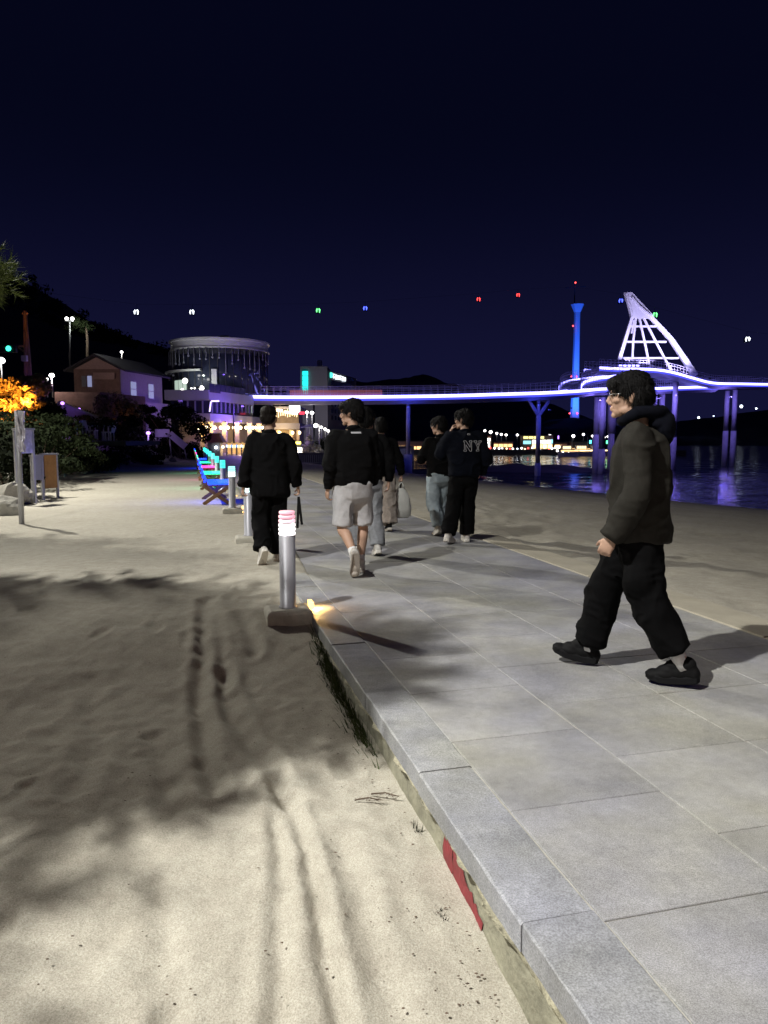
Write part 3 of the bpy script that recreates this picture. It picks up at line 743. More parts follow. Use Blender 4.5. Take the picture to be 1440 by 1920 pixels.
# ================================================================== LED BENCHES
def bench(a, panel, seatm, label):
    root = empty('bench', (0, 0, 0)); tag(root, label, 'bench', 'glowing benches along the kerb')
    Lh = .75
    for i in range(5):      # seat slats
        x = -.02 + i * .098; MB().box((x + .05, 0, .43), (.085, 2 * Lh, .035)).build('seat_slat', seatm, root, local=True)
    for i in range(5):      # back slats, leaning away
        z = .50 + i * .092; x = -.06 - (z - .45) * .32
        m = MB(); m.beam((x, -Lh, z), (x, Lh, z), .03, .08, up=(.3, 0, 1)); m.build('back_slat', panel, root, local=True)
    for y in (-Lh + .06, Lh - .06):
        MB().beam((-.12, y, 0), (.46, y, .40), .05, .075).build('leg', M['wood'], root, local=True)
        MB().beam((.42, y + .052, 0), (-.12, y + .052, .40), .05, .075).build('leg', M['wood'], root, local=True)
        MB().beam((-.06, y + .026, .395), (.48, y + .026, .395), .06, .04).build('seat_bearer', M['wood'], root, local=True)
        MB().beam((-.05, y + .026, .38), (-.235, y + .026, .95), .06, .035).build('back_post', M['wood'], root, local=True)
    x, y = ab(a, -.55); root.location = (x, y, gz(x, y) + .005); root.rotation_euler = (0, 0, PROM_ANG)
    return root
M['n_blue'] = glow('blue light panel', (.006, .035, 1.0), 5.0, base=(.02, .05, .3)); M['n_green'] = glow('green light panel', (.02, .9, .45), 1.9); M['n_pink'] = glow('pink light panel', (1.0, .06, .5), 1.8)
bench(15.2, M['n_blue'], M['n_blue'], 'blue glowing bench nearest the camera')
bench(19.8, M['n_green'], M['n_green'], 'green glowing bench right behind the blue bench')
bench(24.4, M['n_pink'], M['n_pink'], 'pink glowing bench third in the row')
bench(29.2, M['n_green'], M['n_green'], 'green glowing bench behind the pink one')
bench(34.0, M['n_blue'], M['n_blue'], 'small blue glowing bench farthest down the row')

# ================================================================== LEFT EDGE: pole, boards, rocks, shrubs
p0 = at(41, 985, 12.0); zg = gz(p0.x, p0.y)
root = empty('banner_pole', (p0.x, p0.y, zg)); tag(root, 'tall grey pole with crumpled silvery banner, leftmost on the sand', 'pole')
MB().tube([(p0.x, p0.y, zg - .2), (p0.x + .012, p0.y, zg + 1.84)], [.043, .04], 12).build('pole', M['grey_metal'], root, True)
def cloth_sheet(c, w, h, amp, seed, yaw, mtl, name, parent, n=24):
    u = np.linspace(-.5, .5, n); U, V = np.meshgrid(u, np.linspace(-.5, .5, n * 2))
    d = amp * np.sin(U * 9 + V * 7 + 2 * vnoise2(U * 3, V * 4, seed)) + amp * fbm2(U * 4, V * 5, 3, seed)
    X = U * w * (1 + .25 * vnoise2(V * 3, V * 0, seed + 3)); ca, sa = math.cos(yaw), math.sin(yaw)
    P = np.stack([c[0] + X * ca - d * sa, c[1] + X * sa + d * ca, c[2] + V * h], -1).reshape(-1, 3)
    i = np.arange(n * n * 2).reshape(2 * n, n); fc = np.stack([i[:-1, :-1], i[:-1, 1:], i[1:, 1:], i[1:, :-1]], -1).reshape(-1, 4)
    o = np_mesh(name, P, fc, mtl, parent, smooth=True); sm = o.modifiers.new('thick', 'SOLIDIFY'); sm.thickness = .006; return o
M['foil'] = mat('silvery banner cloth', (.62, .60, .66), .32, metal=.35, var=.35, scale=9)
cloth_sheet((p0.x + .085, p0.y - .05, zg + 1.50), .13, .66, .035, 4, .5, M['foil'], 'banner', root)
def notice_board(px0, px1, py_top, py_bot, py_base, Y, label, face_m, post_m, yaw, thick=.05):
    c = at((px0 + px1) / 2, py_base, Y); z0 = gz(c.x, c.y); w = (px1 - px0) * Y / F_PX / max(.15, abs(math.cos(yaw)))
    zt = at(px0, py_top, Y).z; zb = at(px0, py_bot, Y).z
    r = empty('notice_board', (c.x, c.y, z0)); tag(r, label, 'notice board')
    ca, sa = math.cos(yaw), math.sin(yaw)
    for s in (-1, 1): MB().box((c.x + s * w / 2 * ca, c.y + s * w / 2 * sa, (z0 - .2 + zt) / 2), (.05, .05, zt - z0 + .2), yaw).build('post', post_m, r)
    MB().cbox((c.x, c.y, (zt + zb) / 2), (w - .06, thick, zt - zb), .008, yaw).build('panel', face_m, r)
    MB().box((c.x, c.y, zt + .02), (w + .06, thick + .05, .04), yaw).build('cap_rail', post_m, r)
    return r
notice_board(43, 58, 806, 850, 948, 15.6, 'silvery framed notice board on thin posts behind the banner pole', M['foil'], M['steel'], R(68))
notice_board(67, 77, 856, 900, 940, 16.6, 'narrow grey board on two posts left of the brown board', M['grey_metal'], M['grey_metal'], R(62))
notice_board(88, 103, 853, 915, 936, 17.3, 'orange brown wooden board on two posts', M['brown_board'], M['grey_metal'], R(60), .08)
notice_board(112, 117, 852, 868, 884, 27, 'thin grey marker post board behind the brown board', M['grey_metal'], M['grey_metal'], R(70), .05)
def rock(x, y, r, seed, label, z=None):
    n = 18; mb = MB().ball((0, 0, 0), (1, 1, 1), n, 12); v = np.array(mb.v); rg = np.random.default_rng(seed)
    v = v * (1 + .28 * vnoise(v * 1.3 + seed * 7.1, seed)[:, None] + .12 * vnoise(v * 3 + seed, seed + 1)[:, None])
    for k in range(7):   # chipped flat faces
        d = rg.normal(size=3); d /= np.linalg.norm(d); lim = rg.uniform(.62, .85); t = v @ d; v = v - np.outer(np.clip(t - lim, 0, None), d)
    v = v * np.array([r * rg.uniform(.9, 1.3), r * rg.uniform(.8, 1.1), r * rg.uniform(.65, .9)])
    zb = gz(x, y) if z is None else z
    o = np_mesh('rock', v, mb.f, M['rock']); o.location = (x, y, zb + r * .35); tag(o, label, 'rock', 'rocks at the foot of the bank'); return o
for i, (px, py, r, Y, lb) in enumerate([(134, 880, .33, 27, 'pale boulder at the edge of the sand lot'), (152, 882, .22, 28, 'small dark rock right of the pale boulder'), (20, 925, .42, 15.5, 'big grey rock behind the banner pole'), (22, 905, .3, 17, 'round rock on top of the rock heap by the left edge'),
        (42, 940, .36, 16, 'grey rock between banner pole and notice board'), (6, 955, .30, 13.5, 'bluish rock at the left picture edge'), (52, 922, .25, 19, 'small rock behind the silvery board'), (312, 866, .45, 45, 'far rock below the stair rail'), (322, 868, .3, 44, 'small far rock below the stair rail'), (3, 900, .4, 19, 'upper rock at the left picture edge')]):
    p = at(px, py, Y); rock(p.x, p.y, r, i + 2, lb, z=p.z - r * .35)
def shrub(px, py, Y, w, h, label, m=M['leaf'] if 'leaf' in M else None, n=2600, size=.055, seed=0, cat='shrub', name='shrub'):
    rg = np.random.default_rng(seed + 100); c = at(px, py, Y); zb = gz(c.x, c.y)
    zb = min(zb, c.z - h / 2)
    r = empty(name, (c.x, c.y, zb)); tag(r, label, cat)
    k = 12; cs = np.stack([c.x + rg.normal(size=k) * w * .26, c.y + rg.normal(size=k) * w * .26, c.z + rg.uniform(-.42, .42, k) * h], 1)
    rd = np.stack([rg.uniform(.16, .3, k) * w, rg.uniform(.16, .3, k) * w, rg.uniform(.14, .26, k) * h], 1)
    v, f = leaf_mass(cs, rd, n, size, rg); o = np_mesh('foliage', v, f, m, r); o['kind'] = 'stuff'
    mb = MB()
    for q in range(7): mb.tube([(c.x + rg.normal() * .08, c.y + rg.normal() * .08, zb - .1), (cs[q][0] * .5 + c.x * .5, cs[q][1] * .5 + c.y * .5, (zb + cs[q][2]) / 2), tuple(cs[q])], [.03, .022, .008], 5)
    mb.build('stem', M['bark'], r)
    return r
SH = [(10, 828, 20, 2.8, 1.5, 'broad dark shrub behind the banner pole', 'leaf'), (70, 820, 23, 3.0, 1.4, 'dark green shrub under the orange lit foliage', 'leaf'), (95, 850, 25, 2.4, 1.2, 'low shrub behind the brown board', 'leaf'),
      (150, 858, 30, 2.8, 1.0, 'low spreading shrub right of the pale boulder', 'leaf'), (190, 865, 34, 3.0, .9, 'low dark shrub along the lot edge', 'leaf_dark'), (250, 862, 40, 3.0, .8, 'low dark shrub left of the small white sign', 'leaf_dark'),
      (225, 790, 42, 2.4, 2.6, 'yellowish bushy tree in front of the house', 'leaf_dry'), (335, 795, 48, 3.2, 2.4, 'round black bush left of the warm columns', 'leaf_dark'), (300, 790, 50, 2.6, 2.2, 'dark bush below the purple house wall', 'leaf_dark'), (15, 868, 17, 2.0, 1.2, 'dark shrub above the rock heap', 'leaf_dark'),
      (360, 850, 50, 2.4, 1.4, 'dark low bush by the plaza corner', 'leaf_dark'), (118, 790, 34, 2.6, 1.3, 'dark shrub right of the orange lit foliage', 'leaf'), (250, 770, 52, 1.8, 1.4, 'small dark bush against the house wall', 'leaf_dark'), (170, 800, 40, 3, 1.0, 'dark hedge below the purple ramp', 'leaf_dark')]
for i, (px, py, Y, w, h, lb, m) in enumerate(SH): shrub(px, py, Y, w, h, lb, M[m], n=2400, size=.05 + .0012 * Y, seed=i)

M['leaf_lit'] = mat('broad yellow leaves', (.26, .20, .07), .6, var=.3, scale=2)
# orange lit foliage, lit by a sodium flood lamp at its foot
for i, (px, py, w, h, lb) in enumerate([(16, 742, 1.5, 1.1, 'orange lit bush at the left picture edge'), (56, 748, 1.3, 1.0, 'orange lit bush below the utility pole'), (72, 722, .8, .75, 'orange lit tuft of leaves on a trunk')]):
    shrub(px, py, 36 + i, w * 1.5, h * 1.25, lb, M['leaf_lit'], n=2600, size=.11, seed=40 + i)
p = at(40, 772, 34.2)
fr = empty('flood_lamp', p); tag(fr, 'sodium flood lamp under the orange lit bushes', 'flood lamp')
MB().box(p, (.3, .2, .2)).build('housing', M['dark_metal'], fr)
ld = bpy.data.lights.new('flood', 'SPOT'); ld.energy = 1700; ld.color = (1, .34, .05); ld.shadow_soft_size = .12; ld.spot_size = R(108); ld.spot_blend = .3
lo = bpy.data.objects.new('flood_light', ld); lo.location = (0, -.05, .35); link(lo, fr); lo.rotation_euler = (at(26, 695, 39) - p).to_track_quat('-Z', 'Y').to_euler()
tk = at(72, 745, 38); r_ = empty('palm_stump', at(72, 768, 38)); tag(r_, 'orange lit trunk beside the utility pole', 'tree trunk')
MB().tube([at(74, 770, 38), at(71, 740, 38), at(70, 722, 38)], [.16, .13, .10], 9).build('trunk', M['bark'], r_, True)

# utility pole with signal arm
up = empty('utility_pole', at(56, 735, 40)); tag(up, 'tall orange lit utility pole carrying a green traffic signal', 'utility pole')
M['pole_c'] = mat('orange tinted concrete pole', (.36, .22, .15), .9, var=.25, scale=2)  # orange of the sodium light put into the pole colour
MB().tube([at(57, 760, 40), at(50, 650, 40), at(46.5, 583, 40)], [.21, .15, .10], 12).build('shaft', M['pole_c'], up, True)
MB().beam(at(42, 588, 40), at(53, 588, 40), .08, .08).build('cross_arm', M['pole_c'], up)
MB().tube([at(47.5, 725, 39.8), at(46, 622, 39.8)], .07, 8).build('conduit', M['pole_c'], up, True)
MB().beam(at(47, 649, 39.8), at(-30, 649, 39.8), .10, .10).build('signal_arm', M['pole_c'], up)
MB().tube([at(47, 660, 39.8), at(38, 655, 39.8), at(31, 650, 39.8)], .05, 6).build('brace', M['pole_c'], up, True)
c = at(14, 654, 39.6); sh_ = MB().box(c, (.95, .22, .36)).build('signal_housing', M['dark_metal'], up)
M['signal_green'] = glow('green signal lens', (.05, 1, .62), 3.0, False)
MB().lathe([(.0, -.01), (.13, -.01), (.14, .02), (0, .03)], n=14).build('signal_lens', M['signal_green'], up, True, local=True)
lens = up.children[-1]; lens.location = Vector((c.x + .12, c.y - .125, c.z)) - Vector(up.location); lens.rotation_euler = (R(90), 0, 0)
MB().box(at(46, 672, 39.6), (.28, .2, .3)).build('meter_box', M['white_paint'], up)

# lamps and light dots of the upper road
M['dot_white'] = glow('white lamp globe', (1, .97, .92), 6, False); M['dot_warm'] = glow('warm lamp globe', (1, .72, .38), 5, False)
M['dot_cool'] = glow('cool lamp globe', (.75, .85, 1), 6, False); M['dot_red'] = glow('red lamp', (1, .06, .05), 5, False); M['dot_purple'] = glow('violet lamp', (.45, .2, 1), 4, False)
M['dot_green'] = glow('green lamp', (.1, 1, .35), 4, False); M['dot_teal'] = glow('teal lamp', (.1, .8, 1), 4, False); M['dot_yellow'] = glow('yellow lamp', (1, .8, .1), 4, False)
def post_lamp(px, py, Y, r, m, label, base_py=None, watts=0, colr=(1, .95, .85), name='lamp_post', cat='lamp post', group='distant lamp posts', arm=0.0, prm=.05):
    c = at(px, py, Y); zb = at(px, base_py, Y).z if base_py else gz(c.x, c.y)
    o = empty(name, (c.x + arm, c.y, zb)); tag(o, label, cat, group)
    MB().tube([(c.x + arm, c.y, zb), (c.x + arm, c.y, c.z - (r if not arm else -.1))], [prm * 1.3, prm], 8).build('post', M['grey_metal'], o, True)
    if arm: MB().tube([(c.x + arm, c.y, c.z + .1), (c.x, c.y, c.z + r)], prm * .8, 6).build('arm', M['grey_metal'], o, True)
    MB().ball(c, (r, r, r * .85), 12, 8).build('globe', m, o, True)
    if watts:
        l = bpy.data.lights.new('post_lamp_light', 'POINT'); l.energy = watts; l.color = colr; l.shadow_soft_size = r
        lo_ = bpy.data.objects.new('post_lamp_light', l); lo_.location = Vector((c.x, c.y - r * 1.6, c.z)) - Vector(o.location); link(lo_, o)
    return o
post_lamp(97, 704, 50, .17, M['dot_white'], 'bright globe lamp left of the brick house', 745, 270, (1, .84, .80))
post_lamp(88, 711, 64, .13, M['dot_white'], 'smaller globe lamp beside the bright one left of the house', 745)
post_lamp(2, 676, 60, .3, M['dot_white'], 'glaring lamp at the left picture edge under the signal', 740, 260)
post_lamp(228, 660, 95, .18, M['dot_white'], 'small lamp above the house roof ridge', 690, 120)
post_lamp(117, 756, 40, .10, M['dot_purple'], 'violet lamp at the top of the purple ramp', 785); post_lamp(148, 768, 42, .11, M['dot_purple'], 'violet lamp halfway down the purple ramp', 795)
post_lamp(278, 812, 46, .13, M['dot_purple'], 'violet lamp left of the stair rail', 850, 25, (.5, .3, 1))
# palm with paired flood lights
pr = empty('palm_tree', at(163, 668, 58)); tag(pr, 'tall thin tree with a lit crown above the house roof', 'tree')
MB().tube([at(164, 690, 58), at(164, 640, 58), at(162, 612, 58)], [.13, .11, .07], 8).build('trunk', M['bark'], pr, True)
rg = np.random.default_rng(5); cc = at(150, 606, 58)
v, f = leaf_mass([(cc.x + rg.normal() * .45, cc.y + rg.normal() * .4, cc.z + rg.normal() * .28) for _ in range(12)], [(.38, .38, .26)] * 12, 2200, .10, rg)
np_mesh('crown', v, f, M['leaf'], pr)['kind'] = 'stuff'
fl = empty('flood_mast', at(131, 690, 56)); tag(fl, 'mast with two bright flood lights beside the lit tree crown', 'flood light')
MB().tube([at(131, 690, 56), at(131, 604, 56)], [.07, .05], 8).build('mast', M['dark_metal'], fl, True)
MB().beam(at(123, 602, 56), at(138, 602, 56), .06, .06).build('cross_bar', M['dark_metal'], fl)
for px in (125, 135.5): MB().ball(at(px, 597.5, 56), .13, 12, 8).build('flood_lens', M['dot_white'], fl, True)
l = bpy.data.lights.new('flood2', 'POINT'); l.energy = 420; l.color = (.95, 1, .9); l.shadow_soft_size = .1
lo = bpy.data.objects.new('flood_mast_light', l); lo.location = at(138, 598, 55.6) - Vector(fl.location); link(lo, fl)

# ================================================================== BRICK HOUSE
M['brick'] = mat('brown brick', (.28, .17, .14), .9, var=.25, scale=3); M['roof'] = mat('dark roof', (.045, .04, .05), .8, var=.3, scale=2)
M['gable'] = mat('pink render', (.50, .33, .29), .9, var=.12); M['lilac_wall'] = mat('pale house wall', (.42, .40, .44), .9, var=.12); M['win_lit'] = glow('lit curtain', (.55, .60, 1), .40, False)
hx0, hx1, hY = at(140, 740, 56).x, at(226, 740, 56).x, 56.0
dirR = Vector((.205, .979, 0)).normalized()     # the long side runs away to the right
H0 = Vector((hx0, hY, 0)); H1 = Vector((hx1, hY, 0)); hl = 6.3
zb, ze, zr = at(180, 775, 56).z, at(226, 692, 56).z, at(175, 667, 56).z
house = empty('brick_house', (hx0, hY, zb)); tag(house, 'small brick house with pink gable and violet lit side wall', 'house')
# perpendicular footprint: front edge H0-H1, depth along dirR
mb = MB(); q = [H0, H1, H1 + dirR * hl, H0 + dirR * hl]
mb.prism([(p.x, p.y) for p in q], zb, ze); mb.build('wall', M['brick'], house)
mid0 = (H0 + H1) / 2; mid1 = mid0 + dirR * hl
mb = MB().add([(H0.x + .05, H0.y - .03, ze), (H1.x - .05, H1.y - .03, ze), (mid0.x, mid0.y - .03, zr - .12), (H0.x + .05, H0.y + .3, ze), (H1.x - .05, H1.y + .3, ze), (mid0.x, mid0.y + .3, zr - .12)],
              [(0, 1, 2), (5, 4, 3), (0, 3, 4, 1), (1, 4, 5, 2), (2, 5, 3, 0)]); mb.build('gable', M['gable'], house)
def roof_plane(e0, r0, e1, r1, t=.14):
    return [e0, r0, r1, e1, e0 + Vector((0, 0, t)), r0 + Vector((0, 0, t)), r1 + Vector((0, 0, t)), e1 + Vector((0, 0, t))]
RF = [(0, 3, 2, 1), (4, 5, 6, 7), (0, 1, 5, 4), (1, 2, 6, 5), (2, 3, 7, 6), (3, 0, 4, 7)]
fwd = Vector((0, -.45, 0)); out0 = Vector((-.55, 0, -.22)); out1 = Vector((.55, 0, -.22))
rd_ = Vector((0, 0, zr)); er = Vector((0, 0, ze))
for e_, o_ in ((H0, out0), (H1, out1)):
    MB().add(roof_plane(e_ + er + o_ + fwd, Vector((mid0.x, mid0.y, zr)) + fwd, e_ + er + o_ + dirR * (hl + .4), Vector((mid1.x, mid1.y, zr)) + dirR * .4), RF).build('roof', M['roof'], house)
nr = Vector((dirR.y, -dirR.x, 0))            # outward normal of the long side
wc = H1 + dirR * (hl / 2) + nr * .02
MB().box((wc.x, wc.y, (zb + ze) / 2 + .35), (.04, hl - .1, (ze - zb) - .75), math.atan2(dirR.y, dirR.x) - math.pi / 2).build('side_wall', M['lilac_wall'], house)['label'] = 'violet lit side wall'
for t in (.28, .70):
    c = H1 + dirR * hl * t + nr * .055
    w = MB().box((c.x, c.y, zb + (ze - zb) * .58), (.05, .75, 1.15), math.atan2(dirR.y, dirR.x) - math.pi / 2).build('window', M['win_lit'], house)
    c2 = c + nr * .03
    for dz in (-.58, 0, .58): MB().box((c2.x, c2.y, zb + (ze - zb) * .58 + dz), (.04, .82, .05), math.atan2(dirR.y, dirR.x) - math.pi / 2).build('frame', M['white_paint'], w)
for px in (157, 168):
    c = at(px, 715, 55.9); w = MB().box(c, (.3, .06, .8)).build('window', M['win_lit'] if px == 168 else M['grey_metal'], house)
MB().box(at(195, 705, 55.9), (1.6, .1, .5)).build('signboard', M['gable'], house)
# lower storey wall, terrace wall and purple ramp below the house
lw = MB().prism([(at(105, 800, 50).x, 50), (at(190, 800, 50).x, 50), (at(225, 800, 50).x, 55.5), (at(100, 800, 50).x, 55.5)], 1.5, at(150, 735, 50).z).build('retaining_wall', M['brick']); tag(lw, 'brown terrace wall below the house', 'wall')
vw = at(262, 770, 58); w2 = MB().box((vw.x, vw.y + 1.5, 2.2), (1.8, 5.0, 4.0), R(-10)).build('terrace_wall', M['lilac_wall']); tag(w2, 'violet lit wall block below the house side', 'wall')
rp = empty('ramp', at(150, 790, 41)); tag(rp, 'purple lit ramp wall descending from the brick terrace', 'ramp')
MB().beam(at(108, 764, 41), at(185, 796, 41), .5, .75).build('parapet', M['lilac_wall'], rp)
def violet(px, py, Y, watts, col=(.36, .16, 1.0), r=.15, name='violet_flood', lab='small violet flood light', dy=0):
    c = at(px, py, Y); o = empty(name, c); tag(o, lab, 'flood light', 'violet flood lights')
    MB().box(c, (.25, .25, .12)).build('housing', M['dark_metal'], o)
    l = bpy.data.lights.new('violet', 'POINT'); l.energy = watts; l.color = col; l.shadow_soft_size = r
    lo_ = bpy.data.objects.new('violet_light', l); lo_.location = (0, -.3, .3); link(lo_, o)
violet(338, 752, 58.5, 95, lab='violet flood light facing the house side wall'); violet(140, 800, 38.5, 60, lab='violet flood light under the ramp')
# white tables and chairs on the terrace
def table_set(px, py, Y, lab):
    c = at(px, py, Y); o = empty('garden_table', (c.x, c.y, c.z)); tag(o, 'white garden table ' + lab, 'table', 'white terrace tables')
    MB().box((c.x, c.y, c.z + .70), (.8, .8, .05)).build('top', M['white_paint'], o)
    for sx in (-1, 1):
        for sy in (-1, 1): MB().box((c.x + sx * .32, c.y + sy * .32, c.z + .34), (.05, .05, .68)).build('leg', M['white_paint'], o)
def chair(px, py, Y, lab, flip=1):
    c = at(px, py, Y); o = empty('garden_chair', (c.x, c.y, c.z)); tag(o, 'white garden chair ' + lab, 'chair', 'white terrace chairs')
    MB().box((c.x, c.y, c.z + .43), (.48, .48, .05)).build('seat', M['white_paint'], o)
    MB().beam((c.x - flip * .24, c.y, c.z + .45), (c.x - flip * .36, c.y, c.z + .92), .46, .04, up=(1, 0, 0)).build('backrest', M['white_paint'], o)
    for sx in (-1, 1):
        for sy in (-1, 1): MB().box((c.x + sx * .2, c.y + sy * .2, c.z + .21), (.05, .05, .42)).build('leg', M['white_paint'], o)
table_set(187, 826, 36, 'beside the yellowish tree'); chair(172, 824, 36, 'left of the table by the yellowish tree'); chair(203, 827, 36, 'right of the table by the yellowish tree', -1)
table_set(136, 821, 33, 'right of the brown board'); chair(120, 820, 33, 'left of the table nearer the brown board')
tr_ = MB().box((at(160, 830, 35).x, 35.5, at(160, 826, 36).z - .12), (5.2, 5, .2)).build('terrace', M['asphalt']); tag(tr_, kind='structure')
# thin rails and stair
hr = empty('handrail', at(148, 840, 33)); tag(hr, 'thin pale handrail slanting down by the tables', 'handrail')
MB().tube([at(134, 815, 33), at(161, 841, 33)], .035, 8).build('rail', M['lilac_steel'], hr, True)
for px, py in ((136, 817), (158, 838)): MB().tube([at(px, py, 33), at(px, py + 20, 33)], .025, 6).build('post', M['lilac_steel'], hr, True)
st = empty('stair_rail', at(320, 850, 47)); tag(st, 'violet lit stair rail coming down to the sand', 'stair rail')
MB().beam(at(291, 812, 47), at(318, 812, 47), .08, .5).build('top_panel', M['lilac_steel'], st); MB().beam(at(318, 813, 47), at(348, 838, 47), .08, .42).build('slope_panel', M['lilac_steel'], st)
for px, py in ((292, 820), (318, 822), (346, 842)): MB().tube([at(px, py, 47), at(px + 4, 862, 47)], .04, 6).build('post', M['grey_metal'], st, True)
for i, (px, py, Y, w, h, lb) in enumerate([(271, 850, 43, .38, .5, 'small pale sign plate on a post at the lot edge'), (204, 862, 35, .25, .14, 'tiny violet lit plate low at the lot edge')]):
    c = at(px, py, Y); o = empty('sign_plate', (c.x, c.y, gz(c.x, c.y))); tag(o, lb, 'sign'); MB().cbox(c, (w, .04, h), .01).build('plate', M['lilac_steel'], o); MB().tube([(c.x, c.y + .05, gz(c.x, c.y) - .1), (c.x, c.y + .05, c.z + h * .9)], .025, 6).build('post', M['grey_metal'], o)
# ================================================================== ROUND GLASS BUILDING with terraces and warm columns
M['dglass'] = glass('dark curtain glass', (.03, .035, .06)); M['ring'] = mat('pale ring cladding', (.55, .54, .54), .6, var=.1, scale=.8); M['slabw'] = mat('pale terrace fascia', (.30, .29, .31), .7, var=.1, scale=.6)
M['cream'] = mat('cream column plaster', (.60, .50, .34), .85, var=.1, scale=2); M['warmwall'] = mat('shop back wall', (.42, .33, .22), .9, var=.3, scale=1.2)
rb = empty('round_building', (-18.3, 84, 0)); tag(rb, 'round glass building with pale roof ring and lit lower terraces', 'building')
C = Vector((-18.3, 84.0, 0)); RR = 5.25
MB().lathe([(RR, 6.2), (RR, 11.0)], (C.x, C.y, 0), 64).build('glass_drum', M['dglass'], rb, True)
MB().lathe([(RR - .3, 10.85), (RR + .16, 10.87), (RR + .16, 11.02), (RR + .06, 11.04), (RR + .06, 11.74), (RR + .26, 11.76), (RR + .26, 11.95), (RR - .2, 12.02), (0, 12.1)], (C.x, C.y, 0), 64).build('roof_ring', M['ring'], rb)
MB().box((C.x + .6, C.y, 12.4), (1.0, 1.0, .7)).build('roof_hut', M['dark_metal'], rb)
for k in range(20):                          # mullions
    t = R(180 + 9 + k * 9); x, y = C.x + (RR + .03) * math.cos(t), C.y + (RR + .03) * math.sin(t)
    MB().box((x, y, 8.5), (.06, .06, 4.6), t).build('mullion', M['dark_metal'], rb)
M['pendant'] = mat('pendant lamp metal', (.20, .20, .26), .5, var=.1); rg = np.random.default_rng(8)
for k in range(24):                          # hanging ornaments
    t = R(190 + k * 7.0); x, y = C.x + (RR + .28) * math.cos(t), C.y + (RR + .28) * math.sin(t); ln = rg.uniform(.5, 3.0)
    o = MB().tube([(x, y, 10.86), (x, y, 10.86 - ln)], .035, 6).build('pendant', M['pendant'], rb, True); MB().ball((x, y, 10.81 - ln), .12, 8, 6).build('bulb', M['pendant'], o, True)
# lit lounge on the left of the drum
MB().lathe([(RR + .15, 8.45), (RR + .75, 8.45), (RR + .75, 8.62), (RR + .15, 8.62)], (C.x, C.y, 0), 20, R(180), R(262)).build('canopy', M['ring'], rb)
p = at(402, 714, 78.2); MB().box((p.x, p.y, 7.45), (.55, .2, 2.3)).build('lounge_panel', M['ring'], rb)
M['lounge'] = glow('lit lounge interior', (.75, .95, .8), .55, False, base=(.4, .4, .4))
MB().lathe([(RR + .06, 6.35), (RR + .06, 7.6)], (C.x, C.y, 0), 10, R(215), R(240)).build('lounge_window', M['lounge'], rb)
for px, py, r in [(347, 714, .28), (342, 731, .16), (378, 728, .26), (359, 728, .08), (365, 728, .08)]:
    MB().ball(at(px, py, 77.6), r, 10, 6).build('lounge_lamp', M['dot_white'], rb, True)
l = bpy.data.lights.new('lounge', 'POINT'); l.energy = 140; l.color = (.85, 1, .85); l.shadow_soft_size = .2
lo = bpy.data.objects.new('lounge_light', l); lo.location = at(352, 718, 76.8) - Vector(rb.location); link(lo, rb)
def poly_slab(px_l, px_c, Yc, px_r, Yr, py_t, py_b, name, m, depth=14):
    """slab with a front edge facing the camera and a right edge running away"""
    a_ = at(px_l, py_t, Yc); c_ = at(px_c, py_t, Yc); r_ = at(px_r, py_t, Yr); zt, zb_ = c_.z, at(px_c, py_b, Yc).z
    pl = [(a_.x, Yc), (c_.x, Yc), (r_.x, Yr), (r_.x - 2, Yr + depth * .4), (a_.x, Yc + depth)]
    return MB().prism(pl, zb_, zt).build(name, m, rb), (a_, c_, r_, zb_, zt)
poly_slab(308, 391, 71, 476, 82, 731, 750, 'upper_terrace', M['slabw'])
poly_slab(330, 394, 70.5, 489, 84, 775, 791, 'lower_terrace', M['slabw'])
poly_slab(320, 396, 72.5, 474, 84, 750.5, 775, 'first_floor_glass', M['dglass'])
poly_slab(335, 400, 74.5, 482, 88, 791.5, 850, 'ground_floor_wall', M['warmwall'])
# terrace furniture: red neon bar, orange sign, glass balustrade
a_, c_, r_ = at(393, 726, 71.2), at(393, 726, 71.2), at(474, 737, 82)
M['balus'] = mat('smoky balustrade glass', (.06, .065, .09), .12, var=.1, spec=.7)
for i in range(9):
    t0, t1 = i / 9, (i + .93) / 9; p0_, p1_ = c_.lerp(r_, t0), c_.lerp(r_, t1); MB().beam(p0_ - Vector((0, 0, .05)), p1_ - Vector((0, 0, .05)), .03, .85).build('balustrade_pane', M['balus'], rb)
M['neon_red'] = glow('red neon', (1, .06, .10), 2.5); M['orange_sign'] = glow('orange sign', (1, .33, .22), 1.0, False)
MB().tube([at(479.5, 704, 81.5), at(479.5, 738, 81.5)], .09, 8).build('neon_bar', M['neon_red'], rb, True)
MB().cbox(at(466.5, 728, 81.6), (.62, .12, .66), .03).build('orange_sign', M['orange_sign'], rb)
for px in (463, 470): MB().box(at(px, 739, 81.5), (.12, .1, .6)).build('sign_leg', M['lilac_steel'], rb)
M['led_violet'] = glow('violet led line', (.62, .5, 1), 2.4); 
MB().beam(at(396, 752, 70.3), at(411, 752, 70.5), .06, .14).build('led_line', M['led_violet'], rb); MB().beam(at(395.5, 753, 70.3), at(393, 772, 70.3), .06, .12).build('led_line', M['led_violet'], rb)
for i in range(11):                          # first floor window posts
    t = i / 10; q = at(397, 762, 72.3).lerp(at(474, 764, 83.6), t); MB().box((q.x + .03, q.y - .03, q.z), (.14, .14, 1.25)).build('window_post', M['slabw'], rb)
for i, px in enumerate((337, 352, 366, 380)): MB().box(at(px, 762, 72.3), (.14, .1, 1.25)).build('window_post', M['slabw'], rb)
p = at(372, 726, 73); tf = empty('ring_fill_flood', p); tag(tf, 'added flood light brightening the roof ring', 'flood light'); MB().box(p, (.3, .3, .15)).build('housing', M['dark_metal'], tf)  # unseen flood, added so the roof ring reads bright
